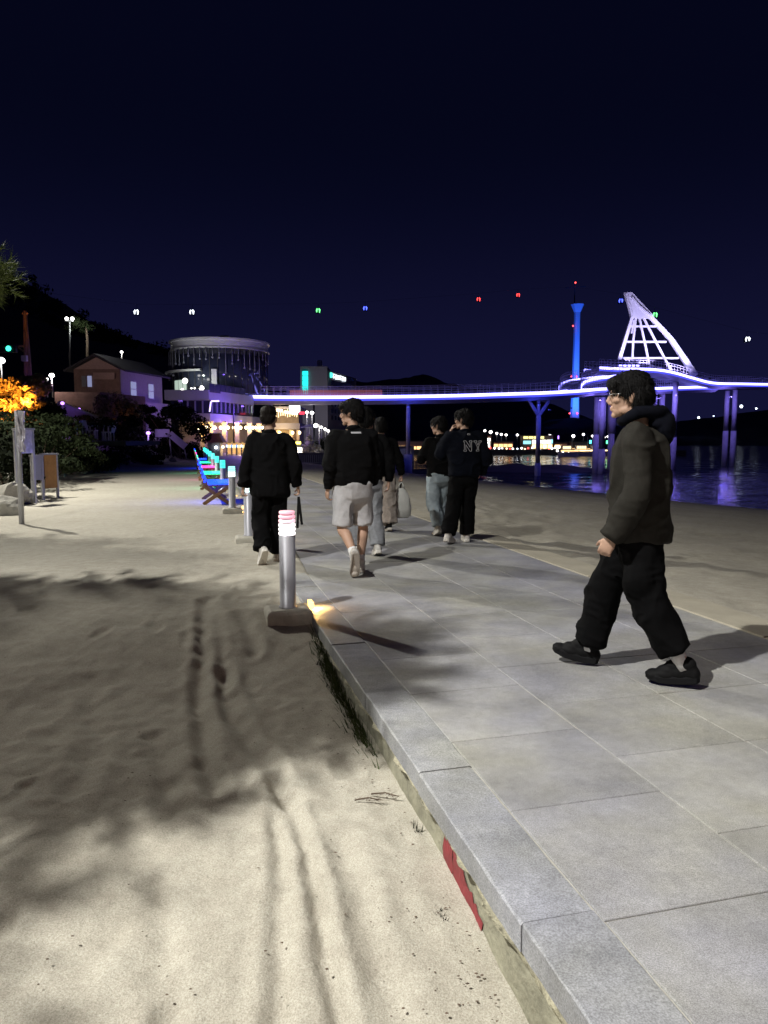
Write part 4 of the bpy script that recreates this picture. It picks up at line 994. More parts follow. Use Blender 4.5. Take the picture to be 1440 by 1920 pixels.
l = bpy.data.lights.new('terrace', 'SPOT'); l.energy = 620; l.color = (.95, .92, 1); l.spot_size = R(110); l.spot_blend = .6; l.shadow_soft_size = .2
lo = bpy.data.objects.new('ring_fill_light', l); lo.location = (0, 0, .25); link(lo, tf); lo.rotation_euler = (Vector((-18.3, 80, 13)) - p).to_track_quat('-Z', 'Y').to_euler()
# ground-floor columns with paired wall lamps
M['sconce'] = glow('warm wall lamp', (1, .80, .45), 7, False)
cols_ = [(380, 71.5), (396, 71.0), (421, 73.5), (445, 76), (468, 78.5), (486, 81)]
for i, (px, Y) in enumerate(cols_):
    c = at(px, 800, Y); col_ = MB().box((c.x, c.y, 1.5), (.42, .42, 3.2)).build('column', M['cream'], rb)
    MB().box((c.x, c.y, 2.95), (.55, .55, .18)).build('capital', M['cream'], col_)
    for s in (-1, 1): MB().ball((c.x + s * .36, c.y - .12, c.z - .1), (.15, .15, .18), 10, 6).build('wall_lamp', M['sconce'], col_, True)
    l = bpy.data.lights.new('sconce', 'POINT'); l.energy = 70; l.color = (1, .68, .32); l.shadow_soft_size = .12
    lo = bpy.data.objects.new('column_light', l); lo.location = Vector((c.x + .1, c.y - .65, c.z - .15)) - Vector(rb.location); link(lo, rb)
violet(452, 790, 74, 520, lab='added violet fill light under the footbridge end', col=(.20, .09, 1.0)); violet(455, 762, 69, 620, lab='added violet fill light before the terraces', col=(.22, .11, 1.0))  # unseen lights added to turn the terrace fascia violet
fm = empty('lamp_post', at(435, 850, 69)); tag(fm, 'thin dark post in front of the warm columns', 'post'); MB().tube([at(438, 760, 69), at(438, 858, 69)], .06, 8).build('shaft', M['dark_metal'], fm, True)
# kiosk and lit shopfront before the columns
ks = empty('kiosk', at(404, 858, 60)); tag(ks, 'small kiosk with a brown hipped roof before the columns', 'kiosk')
kc = at(404, 846, 60); MB().box((kc.x, kc.y, .55), (1.0, 1.0, 1.1)).build('body', M['grey_metal'], ks)
MB().box((kc.x, kc.y, 1.42), (1.6, 1.5, .72), 0, .5).build('roof', M['brown_board'], ks); MB().box((kc.x, kc.y, 1.82), (1.0, .9, .06)).build('roof_cap', M['lilac_steel'], ks)
MB().ball(at(418, 838, 59.3), .12, 10, 6).build('lamp', M['dot_warm'], ks, True); MB().ball(at(405, 839, 59.3), .12, 10, 6).build('lamp', M['dot_cool'], ks, True)
sp_ = empty('shopfront', at(445, 862, 66)); tag(sp_, 'warm yellow lit shopfront with a glowing awning', 'shop')
M['awning'] = glow('glowing awning', (1, .78, .36), 1.6, False); M['shop_in'] = glow('warm shop interior', (1, .52, .16), .62, False, base=(.4, .3, .2))
q0, q1 = at(426, 837, 65), at(484, 837, 66)
for i in range(6):
    t0, t1 = i / 6, (i + .94) / 6; MB().beam(q0.lerp(q1, t0), q0.lerp(q1, t1), .5, .26).build('awning_bay', M['awning'], sp_)
for i in range(7): q = at(426, 850, 65.2).lerp(at(484, 850, 66.2), i / 6); MB().box((q.x, q.y, .52), (.14, .14, 1.15)).build('post', M['cream'], sp_)
q0, q1 = at(427, 850, 65.8), at(483, 850, 66.8); MB().beam(Vector((q0.x, q0.y, .5)), Vector((q1.x, q1.y, .5)), .1, .95).build('display_window', M['shop_in'], sp_)
l = bpy.data.lights.new('shop', 'POINT'); l.energy = 160; l.color = (1, .62, .25); l.shadow_soft_size = .3
lo = bpy.data.objects.new('shop_light', l); lo.location = at(450, 845, 63.5) - Vector(sp_.location); link(lo, sp_)

# warm lit pavilion behind the man in black
pv = empty('pavilion', at(532, 850, 92)); tag(pv, 'warm lit pavilion with a white roof sign behind the man in black', 'building')
c0, c1 = at(500, 850, 92), at(560, 850, 92); W0 = c1.x - c0.x; cx = (c0.x + c1.x) / 2
MB().box((cx, 95.5, 1.2), (W0, 5, 2.6)).build('wall', M['warmwall'], pv); MB().box((cx, 95, 2.9), (W0 + .4, 6.2, .75)).build('balcony', M['slabw'], pv)
MB().box((cx, 96, 4.0), (W0 - .3, 4.5, 1.6)).build('upper_wall', M['warmwall'], pv); MB().box((cx, 95, 5.15), (W0 + .6, 6.6, .3)).build('roof', M['slabw'], pv)
M['fringe'] = glow('golden light fringe', (1, .78, .38), 2.2, False)
rg = np.random.default_rng(2)
for i in range(14):
    x = c0.x + .15 + i * (W0 - .3) / 13; MB().box((x, 91.75, 4.95 - .45), (.10, .06, .55 + rg.uniform(0, .7))).build('light_drop', M['fringe'], pv)
MB().beam(at(510, 768, 91.6), at(530, 770, 91.6), .1, .34).build('light_band', M['dot_warm'], pv); MB().beam(at(533, 772, 91.6), at(558, 776, 91.6), .1, .3).build('light_band', M['dot_warm'], pv)
M['sign_white'] = glow('white roof sign', (.85, .97, 1), 1.8, False); sg = MB().cbox(at(552.5, 767, 91), (1.35, .12, .9), .03).build('roof_sign', M['sign_white'], pv)
for i in range(4):
    for w_ in ((-.46 + i * .28, .05, .16, .05), (-.46 + i * .28, -.12, .05, .22)): 
        c = at(552.5, 767, 90.9); MB().box((c.x + w_[0] + .02, c.y, c.z + w_[1]), (w_[2], .03, w_[3])).build('letter_stroke', M['grey_metal'], sg)
for i, px in enumerate((508, 522, 546, 559)):
    c = at(px, 815, 92); k = MB().box((c.x, 92.0, 1.2), (.36, .36, 2.5)).build('column', M['cream'], pv); MB().ball((c.x + .22, 91.7, 2.1), (.16, .16, .2), 10, 6).build('wall_lamp', M['sconce'], k, True)
l = bpy.data.lights.new('pavilion', 'POINT'); l.energy = 260; l.color = (1, .68, .32); l.shadow_soft_size = .3
lo = bpy.data.objects.new('pavilion_light', l); lo.location = Vector((cx, 90.6, 1.7)) - Vector(pv.location); link(lo, pv)
l = bpy.data.lights.new('pavilion', 'POINT'); l.energy = 200; l.color = (1, .75, .42); l.shadow_soft_size = .3
lo = bpy.data.objects.new('pavilion_light', l); lo.location = Vector((cx, 90.8, 4.3)) - Vector(pv.location); link(lo, pv)

# ================================================================== PLAZA with railing, fountain rocks, lamps
Y0 = 62.0; plx0, plx1 = at(500, 860, Y0).x, at(668, 860, Y0).x
pz = MB().prism([(plx0 - 9, 62.4), (plx0, Y0), (plx1, Y0 + .6), (plx1 + 3, 80), (plx1 + 8, 140), (plx0 - 30, 140), (plx0 - 22, 72)], -3.2, -.02).build('plaza', M['slab']); tag(pz, 'paved plaza at the end of the promenade', kind='structure')
sw = empty('sea_wall', (plx0, Y0, -2)); tag(sw, 'blue lit sea wall with a railing below the plaza', 'sea wall')
M['seawall'] = mat('sea wall concrete', (.30, .29, .32), .9, var=.25, scale=1.5)
MB().prism([(plx0 - .2, Y0 - .25), (plx1 + .2, Y0 + .35), (plx1 + .2, Y0 + .58), (plx0 - .2, Y0 - .02)], -3, -.15).build('face', M['seawall'], sw)
MB().beam((plx0, Y0 - .15, .06), (plx1, Y0 + .45, .06), .2, .30).build('coping', M['slabw'], sw)
n = 44
for i in range(n):
    t = i / (n - 1); x = plx0 + (plx1 - plx0) * t; y = Y0 - .28 + .6 * t; MB().box((x, y, -.30), (.055, .055, .62)).build('baluster', M['lilac_steel'], sw)
MB().beam((plx0, Y0 - .28, -.63), (plx1, Y0 + .32, -.63), .08, .07).build('rail', M['lilac_steel'], sw)
violet(585, 905, 57, 180, col=(.22, .14, 1.0), lab='violet flood light on the sand before the sea wall'); violet(520, 880, 50, 120, col=(.3, .2, 1.0), lab='violet light low beside the promenade end')
post_lamp(575.5, 773, 80, .17, M['dot_white'], 'left lamp of the pair beside the white hotel', 850, 90); post_lamp(585, 774, 84, .22, M['dot_white'], 'right brighter lamp of the pair beside the white hotel', 850, 60)
post_lamp(592, 798, 72, .22, M['dot_white'], 'white lamp above the fountain rocks', 852, 110, arm=.35)
for i, (px, py) in enumerate([(602.5, 801), (609.5, 804.5), (615.5, 808), (620, 813), (621.5, 818)]):
    post_lamp(px, py, 76, .15 + .03 * (i == 4), M['dot_white'], ['first', 'second', 'third', 'fourth', 'last'][i] + ' lamp from the left in the curved lamp row behind the fountain', 852)
for i, (px, py, m) in enumerate([(564.5, 853, 'dot_white'), (573, 853, 'dot_cool'), (579, 853, 'dot_white'), (591, 853, 'b_pink'), (603, 852, 'dot_white')]):
    post_lamp(px, py, 63.5, .12, M[m], ['first white', 'second bluish', 'third white', 'pink', 'fifth white'][i] + ' low globe lamp on the sea wall', 862, group='globe lamps on the sea wall', prm=.03)
M['red_sign'] = glow('red sign', (1, .05, .08), 1.6, False); o = MB().cbox(at(566, 774.5, 90), (.65, .1, .35), .03).build('shop_sign', M['red_sign']); tag(o, 'small red lit sign right of the pavilion', 'sign')
# parasol
ps = empty('parasol', at(581, 850, 74)); tag(ps, 'large pale parasol on the plaza', 'parasol'); c = at(580, 802, 74)
MB().lathe([(1.0, 0), (.96, .03), (0, .36)], (c.x, c.y, c.z), 8).build('canopy', M['slabw'], ps); MB().tube([(c.x, c.y, 0), (c.x, c.y, c.z + .3)], .04, 8).build('pole', M['lilac_steel'], ps, True)
# fountain rocks (pale stone heap) and clipped bush
M['pale_stone'] = mat('pale stone', (.55, .52, .46), .9, var=.2, scale=3)
RK = [(567, 845, .35), (575, 843, .42), (581, 831, .40), (579, 822, .26), (580, 817, .14), (588, 838, .38), (594, 845, .40), (586, 848, .3), (570, 836, .22), (598, 838, .24), (602, 846, .26)]
for i, (px, py, r) in enumerate(RK):
    o = rock(0, 0, r * 1.25, 30 + i, ['low left', 'broad lower', 'upright upper', 'small upper', 'topmost tiny', 'right middle', 'right lower', 'front centre', 'small left', 'small right', 'rightmost lower'][i] + ' pale stone of the fountain heap on the plaza', z=0)
    o.data.materials[0] = M['pale_stone']; q = at(px, py, 69); o.location = q; o['group'] = 'pale stones of the fountain heap'
shrub(604, 836, 73, 1.9, 1.3, 'round clipped bush behind the fountain heap', M['leaf'], n=1800, size=.09, seed=77)
yk = empty('food_stall', at(556, 852, 67)); tag(yk, 'small stall with a yellow lamp and blue roof on the plaza', 'stall'); c = at(557, 840, 67)
MB().box((c.x, c.y, c.z - .35), (1.0, .8, 1.0)).build('counter', M['white_paint'], yk); MB().box((c.x, c.y, c.z + .2), (1.5, 1.1, .3), 0, .3).build('roof', M['dark_metal'], yk); MB().box((c.x, c.y - .1, c.z + .46), (.7, .2, .22)).build('lamp', M['dot_yellow'], yk)
l = bpy.data.lights.new('plaza', 'POINT'); l.energy = 100; l.color = (1, .9, .75); l.shadow_soft_size = .2
lo = bpy.data.objects.new('stall_light', l); lo.location = Vector((.2, -.9, .6)); link(lo, yk)
# ================================================================== WHITE HOTEL
M['hotel'] = mat('grey hotel wall', (.30, .28, .30), .9, var=.12, scale=.15); M['hwin'] = glass('dark window', (.02, .02, .03), .2)
ht = empty('hotel', at(590, 840, 195)); tag(ht, 'grey hotel block with a turquoise vertical sign beyond the footbridge', 'hotel')
A_ = at(563, 690, 195); B_ = at(614, 690, 195); zt1 = at(590, 687, 195).z; zt2 = at(614, 694, 195).z; D_ = at(668, 711, 222)
MB().prism([(A_.x, 195), (B_.x - .03, 195), (B_.x - .03, 215), (A_.x, 215)], -1, zt1).build('tower_wall', M['hotel'], ht)
MB().prism([(B_.x, 195.4), (D_.x, 222), (D_.x - 8, 232), (B_.x, 225)], -1, zt2).build('wing_wall', M['hotel'], ht)
MB().box((at(598, 680, 197).x, 199, zt1 + .9), (1.1, 3, 1.9)).build('roof_hut', M['hotel'], ht)
ang = math.atan2(222 - 195.4, D_.x - B_.x); wn_ = Vector((math.sin(ang), -math.cos(ang), 0)); wd = Vector((math.cos(ang), math.sin(ang), 0)); Lw = (Vector((D_.x, 222, 0)) - Vector((B_.x, 195.4, 0))).length
def wing(t, z, off=.06): p = Vector((B_.x, 195.4, 0)) + wd * (Lw * t) + wn_ * off; return Vector((p.x, p.y, z))
zz = lambda py: at(640, py, 207).z
MB().beam(wing(.10, zz(722)), wing(.80, zz(722)), .12, 1.5).build('dark_band', M['hwin'], ht)
for r_i, py in enumerate((762, 774, 786)):
    for k in range(7):
        t = .10 + k * .11; MB().beam(wing(t, zz(py) + .2), wing(t + .05, zz(py) + .2), .12, 1.1).build('window', M['hwin'], ht)
MB().beam(Vector((at(588, 700, 194.9).x, 194.93, zz(735))), Vector((at(588, 700, 194.9).x, 194.93, -1)), .5, .1).build('dark_wall_strip', M['hwin'], ht)  # flat dark strip set on the wall face
M['turq'] = glow('turquoise sign block', (.02, .95, .85), 1.5, False); M['sign_w'] = glow('white sign letter', (.85, .95, 1), 2.2, False); M['sign_g'] = glow('mint sign emblem', (.1, .9, .7), 1.4, False)
M['sign_dark'] = mat('sign stroke', (.02, .14, .16), .7, var=0)
G5 = [[(-.3, .3, .3, .3), (-.3, .05, .3, .05), (0, .05, 0, -.3), (-.3, -.35, .3, -.35)], [(-.3, .35, -.3, -.05), (.25, .4, .25, -.4), (-.3, -.05, .05, -.05), (.25, .1, .4, .1)], [(-.35, .35, 0, .1), (0, .1, .35, .35), (0, .1, 0, -.2), (-.35, -.3, .35, -.3)],
      [(-.3, .35, .3, .35), (-.3, .35, -.3, 0), (-.3, 0, .3, 0), (.3, .35, .3, 0), (-.35, -.3, .35, -.3)], [(-.3, .3, .1, .3), (.1, .3, -.3, -.3), (.28, .4, .28, -.4)]]
for i, py in enumerate((700, 709.3, 718, 726.8, 735.5)):
    c = at(572.3, py, 194.6); b_ = MB().cbox(c, (1.45, .12, 1.12), .1).build('sign_block', M['turq'], ht)
    for (x0, z0, x1, z1) in G5[i]: MB().beam((c.x + x0 * 1.1, c.y - .1, c.z + z0 * .9), (c.x + x1 * 1.1, c.y - .1, c.z + z1 * .9), .04, .08, up=(0, 1, 0)).build('letter_stroke', M['sign_dark'], b_)
c = wing(.08, at(619, 703, 197).z, .2); MB().ball(c, (.62, .3, .75), 14, 10).build('sign_emblem', M['sign_g'], ht, True)
for i in range(6):
    t = .17 + i * .075; z = at(619, 703.5, 197).z - .05
    for (x0, z0, x1, z1) in ([(-.3, .45, .3, .45), (-.3, .45, -.3, -.1), (-.3, -.1, .3, -.1), (0, -.1, 0, -.45)], [(-.3, .4, .3, .4), (.0, .4, .0, -.45), (-.3, -.45, .3, -.45)], [(-.3, .45, -.3, -.45), (.28, .45, .28, -.45), (-.3, 0, .28, 0)])[i % 3]:
        p0_ = wing(t, z + z0 * 1.15, .2) + wd * (x0 * 1.4); p1_ = wing(t, z + z1 * 1.15, .2) + wd * (x1 * 1.4); MB().beam(p0_, p1_, .3, .24, up=(0, 0, 1) if abs(z1 - z0) < .01 else wd).build('sign_letter', M['sign_w'], ht)
for i in range(4): MB().beam(wing(.66 + i * .055, zz(707) , .1), wing(.70 + i * .055, zz(707), .1), .1, 1.0).build('unlit_letter', M['hwin'], ht)
post_lamp(590, 835, 180, .3, M['dot_white'], 'added fill lamp brightening the hotel front', 845, 5200, (.92, .88, 1));  # strong lamp added to lift the hotel wall

# ================================================================== FOOTBRIDGE OVER THE SEA
M['led'] = glow('white blue led line', (.26, .24, 1.0), 6.5); M['glow_under'] = glow('blue glow band', (.07, .08, 1.0), 1.3)
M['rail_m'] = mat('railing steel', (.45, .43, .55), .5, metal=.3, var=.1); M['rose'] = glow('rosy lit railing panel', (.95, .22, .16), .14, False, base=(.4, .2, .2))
br = empty('footbridge', (20, 85, WATER_Z)); tag(br, 'long curving sea footbridge outlined in white blue light', 'footbridge')
def smooth_path(P, n):
    P = [Vector(p) for p in P]; out = []
    for i in range(len(P) - 1):
        p0_, p1_, p2_, p3_ = P[max(i - 1, 0)], P[i], P[i + 1], P[min(i + 2, len(P) - 1)]
        for k in range(n):
            t = k / n; out.append(.5 * ((2 * p1_) + (-p0_ + p2_) * t + (2 * p0_ - 5 * p1_ + 4 * p2_ - p3_) * t * t + (-p0_ + 3 * p1_ - 3 * p2_ + p3_) * t ** 3))
    out.append(P[-1]); return out
def deck(path, width, name_rail=True, rail_h=1.15, n=6, side=1, panels=None, both=True):
    """path is the camera-facing edge; the deck extends to its left-hand normal (away from the camera)"""
    P = smooth_path(path, n); N_ = []
    for i in range(len(P)):
        d = P[min(i + 1, len(P) - 1)] - P[max(i - 1, 0)]; d.z = 0; d.normalize(); N_.append(Vector((-d.y, d.x, 0)) * side)
    m = len(P); v = []; f = []
    for i in range(m):
        for off, dz in ((0, -.12), (width, -.12), (width, -.40), (width * .72, -.85), (width * .28, -.85), (0, -.40)): v.append(P[i] + N_[i] * off + Vector((0, 0, dz)))
    for i in range(m - 1):
        for k in range(6): j = (k + 1) % 6; f.append((i * 6 + k, i * 6 + j, i * 6 + 6 + j, i * 6 + 6 + k))
    f += [tuple(range(6)), tuple((m - 1) * 6 + k for k in range(5, -1, -1))]
    dk = MB().add(v, f).build('deck', M['bridge'], br)
    for off, lab in ((-.06, 'led_strip'), (width + .06, 'led_strip')) if both else ((-.06, 'led_strip'),):
        mb = MB(); Q = [P[i] + N_[i] * off for i in range(m)]
        for i in range(m - 1): mb.beam(Q[i] - Vector((0, 0, .10)), Q[i + 1] - Vector((0, 0, .10)), .08, .32)
        mb.build(lab, M['led'], dk)
    mb = MB()
    for i in range(m - 1): mb.beam(P[i] + N_[i] * -.03 - Vector((0, 0, .36)), P[i + 1] + N_[i + 1] * -.03 - Vector((0, 0, .36)), .06, .26)
    mb.build('blue_edge', M['glow_under'], dk)  # glow below the led strip, built as an emissive band
    for off in (.05, width - .05):
        rl = MB(); dist = 0
        for i in range(m - 1):
            a_ = P[i] + N_[i] * off; b_ = P[i + 1] + N_[i + 1] * off; L_ = (b_ - a_).length; c_ = max(1, int(L_ / .45))
            for k in range(c_): q = a_.lerp(b_, k / c_); rl.box(q + Vector((0, 0, rail_h / 2 - .1)), (.035, .035, rail_h))
            for h in (rail_h - .1, rail_h * .66, rail_h * .3): rl.beam(a_ + Vector((0, 0, h)), b_ + Vector((0, 0, h)), .05, .045)
        o = rl.build('railing', M['rail_m'], dk); o['kind'] = 'stuff'
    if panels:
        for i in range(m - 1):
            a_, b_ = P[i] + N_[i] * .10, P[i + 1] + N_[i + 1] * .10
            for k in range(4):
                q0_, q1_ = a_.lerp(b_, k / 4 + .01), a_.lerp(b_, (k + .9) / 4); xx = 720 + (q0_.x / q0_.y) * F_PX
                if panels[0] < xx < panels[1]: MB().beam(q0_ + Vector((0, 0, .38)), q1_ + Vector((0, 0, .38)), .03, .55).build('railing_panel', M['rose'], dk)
    return P, N_
PA = [at(472, 742.5, 82), at(540, 743, 81.5), at(620, 743, 81), at(700, 742.5, 80.5), at(780, 741.5, 80), at(860, 740, 79.5), at(940, 737.5, 79.5), at(1020, 735, 80.5), at(1085, 731.5, 83.5), at(1125, 728, 88), at(1160, 727.5, 92.5), at(1210, 727.5, 97), at(1290, 725, 104), at(1350, 724, 112)]
deck(PA, 2.6, panels=(545, 716))
PB = [at(1089, 726, 86.5), at(1091, 719, 88), at(1100, 713, 90), at(1120, 708.5, 93), at(1150, 704, 96.5), at(1190, 699, 99)]
deck(PB, 2.4, n=7)
PC = [at(1124, 688.5, 97), at(1160, 690, 98), at(1200, 690.5, 98.5), at(1235, 692.5, 99), at(1265, 698, 100), at(1300, 708, 103), at(1338, 717, 108), at(1390, 718.5, 113), at(1440, 719.5, 118), at(1520, 720, 126), at(1640, 722, 140)]
deck(PC, 3.2)
# balcony: bright slotted lights under the upper railing
for i in range(5): MB().beam(at(1161 + i * 8, 685.5, 97.7), at(1166.5 + i * 8, 685.7, 97.7), .06, .22).build('slot_light', M['led'], br)
def pile(px, Y, py_top, r, r2=None, py_step=None, m=None, square=False):
    t_ = at(px, py_top, Y); zs = at(px, py_step, Y).z if py_step else WATER_Z
    o = MB().lathe([(r, zs), (r, t_.z)], (t_.x, t_.y, 0), 18).build('pile', m or M['pile'], br, True)
    MB().lathe([(r2 or r * 1.25, WATER_Z - 2), (r2 or r * 1.25, zs)], (t_.x, t_.y, 0), 18).build('pile_footing', M['pile'], o, True)
    return o
pile(765.5, 81.6, 752, .22, .45, 852); pile(507, 83, 752, .24, .42, 850)
o = pile(1010, 82, 778, .26, .34, 868)
for px in (992, 1030): MB().tube([at(1010, 780, 82), at(px, 751, 82)], [.22, .17], 10).build('branch', M['pile'], o, True)
MB().tube([at(1010, 782, 82), at(1010, 750, 82)], .2, 10).build('branch', M['pile'], o, True)
for px, Y, pt, st_ in [(1120, 91, 745, 815), (1131, 89, 745, 842), (1148, 94, 750, 812), (1228, 101, 738, None), (1242, 102, 738, None), (1267, 101, 716, 820), (1364, 114, 733, 808), (1379, 113.5, 731, 808), (1500, 128, 735, 810), (1512, 127.5, 735, 810)]:
    pile(px, Y, pt, .36 if px != 1148 else .5, .40, st_)
# floodlights under the deck that wash the piles and deck with violet light
def bridge_light(px, py, Y, watts, col=(.30, .24, 1.0), r=.2):
    c = at(px, py, Y); h_ = MB().box(c + Vector((0, 0, .14)), (.3, .3, .12)).build('flood_housing', M['dark_metal'], br)
    l = bpy.data.lights.new('bridge_flood', 'POINT'); l.energy = watts; l.color = col; l.shadow_soft_size = r
    lo_ = bpy.data.objects.new('bridge_flood_light', l); lo_.location = c - Vector(br.location); link(lo_, br)
for px, py, Y, w_ in [(765, 764, 79.3, 130), (1010, 760, 79.5, 160), (1030, 770, 79.5, 60), (1125, 752, 86.5, 420), (1160, 760, 90, 300), (1235, 748, 97.5, 420), (1268, 742, 98.5, 420), (1371, 745, 110, 700), (1506, 745, 124, 500), (900, 752, 80.6, 60), (600, 754, 82, 120)]:
    bridge_light(px, py, Y, w_ * (1.5 if px > 1050 else 1.2), (.27, .20, 1.0) if px > 1050 else (.06, .08, 1.0))
# white lattice sail standing on the upper deck
sl = empty('sail_tower', at(1225, 690, 102)); tag(sl, 'white leaning lattice sail tower on the footbridge', 'sail tower')
SY = 103.0
def sp(px, py, dy=0.0): return at(px, py, SY + dy)
def sbeam(name, pts, w, h, w2=None, h2=None, parent=sl):
    mb = MB()
    for i in range(len(pts) - 1): mb.beam(pts[i], pts[i + 1], w, h, up=(0, 1, 0))
    return mb.build(name, M['lilac_steel'], parent)
MB().beam(sp(1161, 674), sp(1184.5, 596), .50, .5, up=(0, 1, 0), w2=.40, h2=.5).build('left_leg', M['lilac_steel'], sl)
MB().beam(sp(1303, 704, 2), sp(1258, 636, 1), .80, .6, up=(0, 1, 0), w2=.62, h2=.5).build('right_leg', M['lilac_steel'], sl)
MB().beam(sp(1258, 636, 1), sp(1216, 590, 0), .62, .5, up=(0, 1, 0), w2=.46, h2=.5).build('right_leg', M['lilac_steel'], sl)
# closed fin at the top
fin = [sp(1170, 549), sp(1184, 548.5), sp(1222, 590), sp(1218, 597), sp(1182, 597), sp(1181, 588)]
mb = MB(); n_ = len(fin); v = [p + Vector((0, -.28, 0)) for p in fin] + [p + Vector((0, .28, 0)) for p in fin]
mb.add(v, [tuple(range(n_)), tuple(range(2 * n_ - 1, n_ - 1, -1))] + [(i, n_ + i, n_ + (i + 1) % n_, (i + 1) % n_) for i in range(n_)]); mb.build('fin', M['lilac_steel'], sl)
sbeam('fin_rib', [p + Vector((0, -.4, 0)) for p in (sp(1183, 558), sp(1196, 574), sp(1217, 592))], .22, .16); sbeam('fin_rib', [p + Vector((0, -.4, 0)) for p in (sp(1172, 551), sp(1182, 586), sp(1183, 596))], .2, .16)
for (xa, ya, xb, yb) in [(1180, 612, 1230, 612), (1176, 641, 1249, 641), (1168, 671.5, 1272, 671.5)]: sbeam('cross_bar', [sp(xa, ya), sp(xb, yb, .4)], .26, .26)
for pts in [[(1192, 597), (1187, 641), (1185.5, 672)], [(1199, 597), (1204, 620), (1215, 672), (1218, 690)], [(1207, 597), (1220, 622), (1246, 672), (1260, 697)]]: sbeam('rib', [sp(*p) for p in pts], .26, .24)
sbeam('rib', [sp(1189, 600), sp(1184, 625)], .2, .2)
for px, py, dy, w_ in [(1175, 676, -6, 800), (1215, 684, -6.5, 1000), (1275, 694, -6, 1300), (1330, 708, -4, 900)]:
    c = at(px, py, SY + dy); MB().box(c - Vector((0, 0, .12)), (.3, .3, .15)).build('spot_housing', M['dark_metal'], sl)
    l = bpy.data.lights.new('sail_spot', 'SPOT'); l.energy = w_ * 3.4; l.color = (.62, .56, 1.0); l.spot_size = R(75); l.spot_blend = .5; l.shadow_soft_size = .15
    lo_ = bpy.data.objects.new('sail_spot_light', l); lo_.location = c + Vector((0, 0, .1)) - Vector(sl.location); link(lo_, sl)
    tgt = at(1200, 620, SY) if px < 1270 else at(1262, 650, SY); lo_.rotation_euler = (tgt - c).to_track_quat('-Z', 'Y').to_euler()

# ================================================================== CABLE CAR TOWER AND CABINS
ty = 600.0; tw_ = empty('cable_tower', at(1077, 792, ty)); tag(tw_, 'tall blue lit cable car tower on the headland', 'tower')
tb, tt = at(1077, 800, ty), at(1077, 586, ty)
M['tower_c'] = mat('tower concrete', (.45, .45, .47), .85, var=.1, scale=.05)
MB().lathe([(4.0, tb.z - 6), (2.9, at(1077, 720, ty).z), (2.4, at(1077, 600, ty).z), (2.5, tt.z), (4.9, at(1077, 573, ty).z), (5.3, at(1077, 571, ty).z), (0, at(1077, 570.5, ty).z)], (tb.x, ty, 0), 8).build('shaft', M['tower_c'], tw_)
MB().tube([at(1077, 571, ty), at(1078, 532, ty)], [.5, .25], 6).build('mast', M['dark_metal'], tw_); MB().beam(at(1060, 540, ty), at(1098, 537, ty), .5, .5).build('saddle_arm', M['dark_metal'], tw_)
for px, py in [(1079, 530), (1074.5, 611), (1071.5, 706), (1081.5, 706), (1068, 775), (1082.5, 775)]: MB().ball(at(px, py, ty - 5), .65, 8, 6).build('beacon', M['dot_red'], tw_, True)
for dx, w_ in ((-14, 2.6e5), (16, 2.0e5)):
    c = Vector((tb.x + dx, ty - 45, tb.z + 14)); MB().box(c - Vector((0, 0, 1)), (1, 1, 1)).build('flood_housing', M['dark_metal'], tw_)
    l = bpy.data.lights.new('tower_flood', 'SPOT'); l.energy = w_ * 1.5; l.color = (.03, .13, 1.0); l.spot_size = R(90); l.spot_blend = .6; l.shadow_soft_size = .5
    lo_ = bpy.data.objects.new('tower_flood_light', l); lo_.location = c - Vector(tw_.location); link(lo_, tw_)
    lo_.rotation_euler = (Vector((tb.x, ty, 55)) - c).to_track_quat('-Z', 'Y').to_euler()
cab_m = {k: glow(k + ' cabin light', c, s, False) for k, c, s in [('white', (.85, .92, 1), 3.5), ('green', (.15, 1, .25), 3), ('blue', (.08, .12, 1), 3.2), ('red', (1, .06, .06), 3)]}
cabins = [(257, 586, 300, 'white', 'white lit cable car cabin farthest left in the sky'), (361, 586, 310, 'white', 'white lit cable car cabin above the round building'), (597, 583, 340, 'green', 'green lit cable car cabin above the hotel'), (685, 579, 350, 'blue', 'blue lit cable car cabin right of the green one'), (897, 562, 390, 'red', 'left one of the two red lit cable car cabins'), (971, 554, 405, 'red', 'right one of the two red lit cable car cabins'),
          (1163, 565, 330, 'blue', 'blue lit cable car cabin left of the sail tower'), (1227, 591, 315, 'green', 'green lit cable car cabin by the right edge of the sail'), (1400, 637, 290, 'white', 'white lit cable car cabin at far right')]
cabP = []
for px, py, Y, k, lb in cabins:
    c = at(px, py, Y); o = empty('cable_cabin', c); tag(o, lb, 'cable car', 'cable car cabins')
    s = Y * 1.0 / F_PX
    MB().cbox(c, (1.7, 1.7, 1.9), .35).build('body', M['dglass'], o)
    j = (px * 7 % 10) / 10
    MB().tube([c + Vector((-.62, -.95, -.75)), c + Vector((-.72, -.95, .1)), c + Vector((-.42, -.95, .85))], [.16, .30, .26], 7).build('light_bar', cab_m[k], o, True)
    MB().tube([c + Vector((.30, -.95, .9)), c + Vector((.62, -.95, .35)), c + Vector((.55, -.95, -.55 - .4 * j))], [.22, .34, .18], 7).build('light_bar', cab_m[k], o, True)
    MB().tube([c + Vector((0, 0, .95)), c + Vector((0, 0, 3.2))], .06, 6).build('hanger', M['dark_metal'], o); cabP.append(c + Vector((0, 0, 3.2)))
cb_ = empty('cable', cabP[0]); tag(cb_, 'cable car rope strung across the night sky', 'cable')
MB().tube([cabP[0] + Vector((-80, -30, 6))] + cabP[:6] + [at(1079, 538, 600)], .03, 5).build('rope', M['dark_metal'], cb_); MB().tube([at(1079, 538, 600), cabP[6], cabP[7], cabP[8], cabP[8] + Vector((60, -60, -20))], .03, 5).build('rope', M['dark_metal'], cb_)

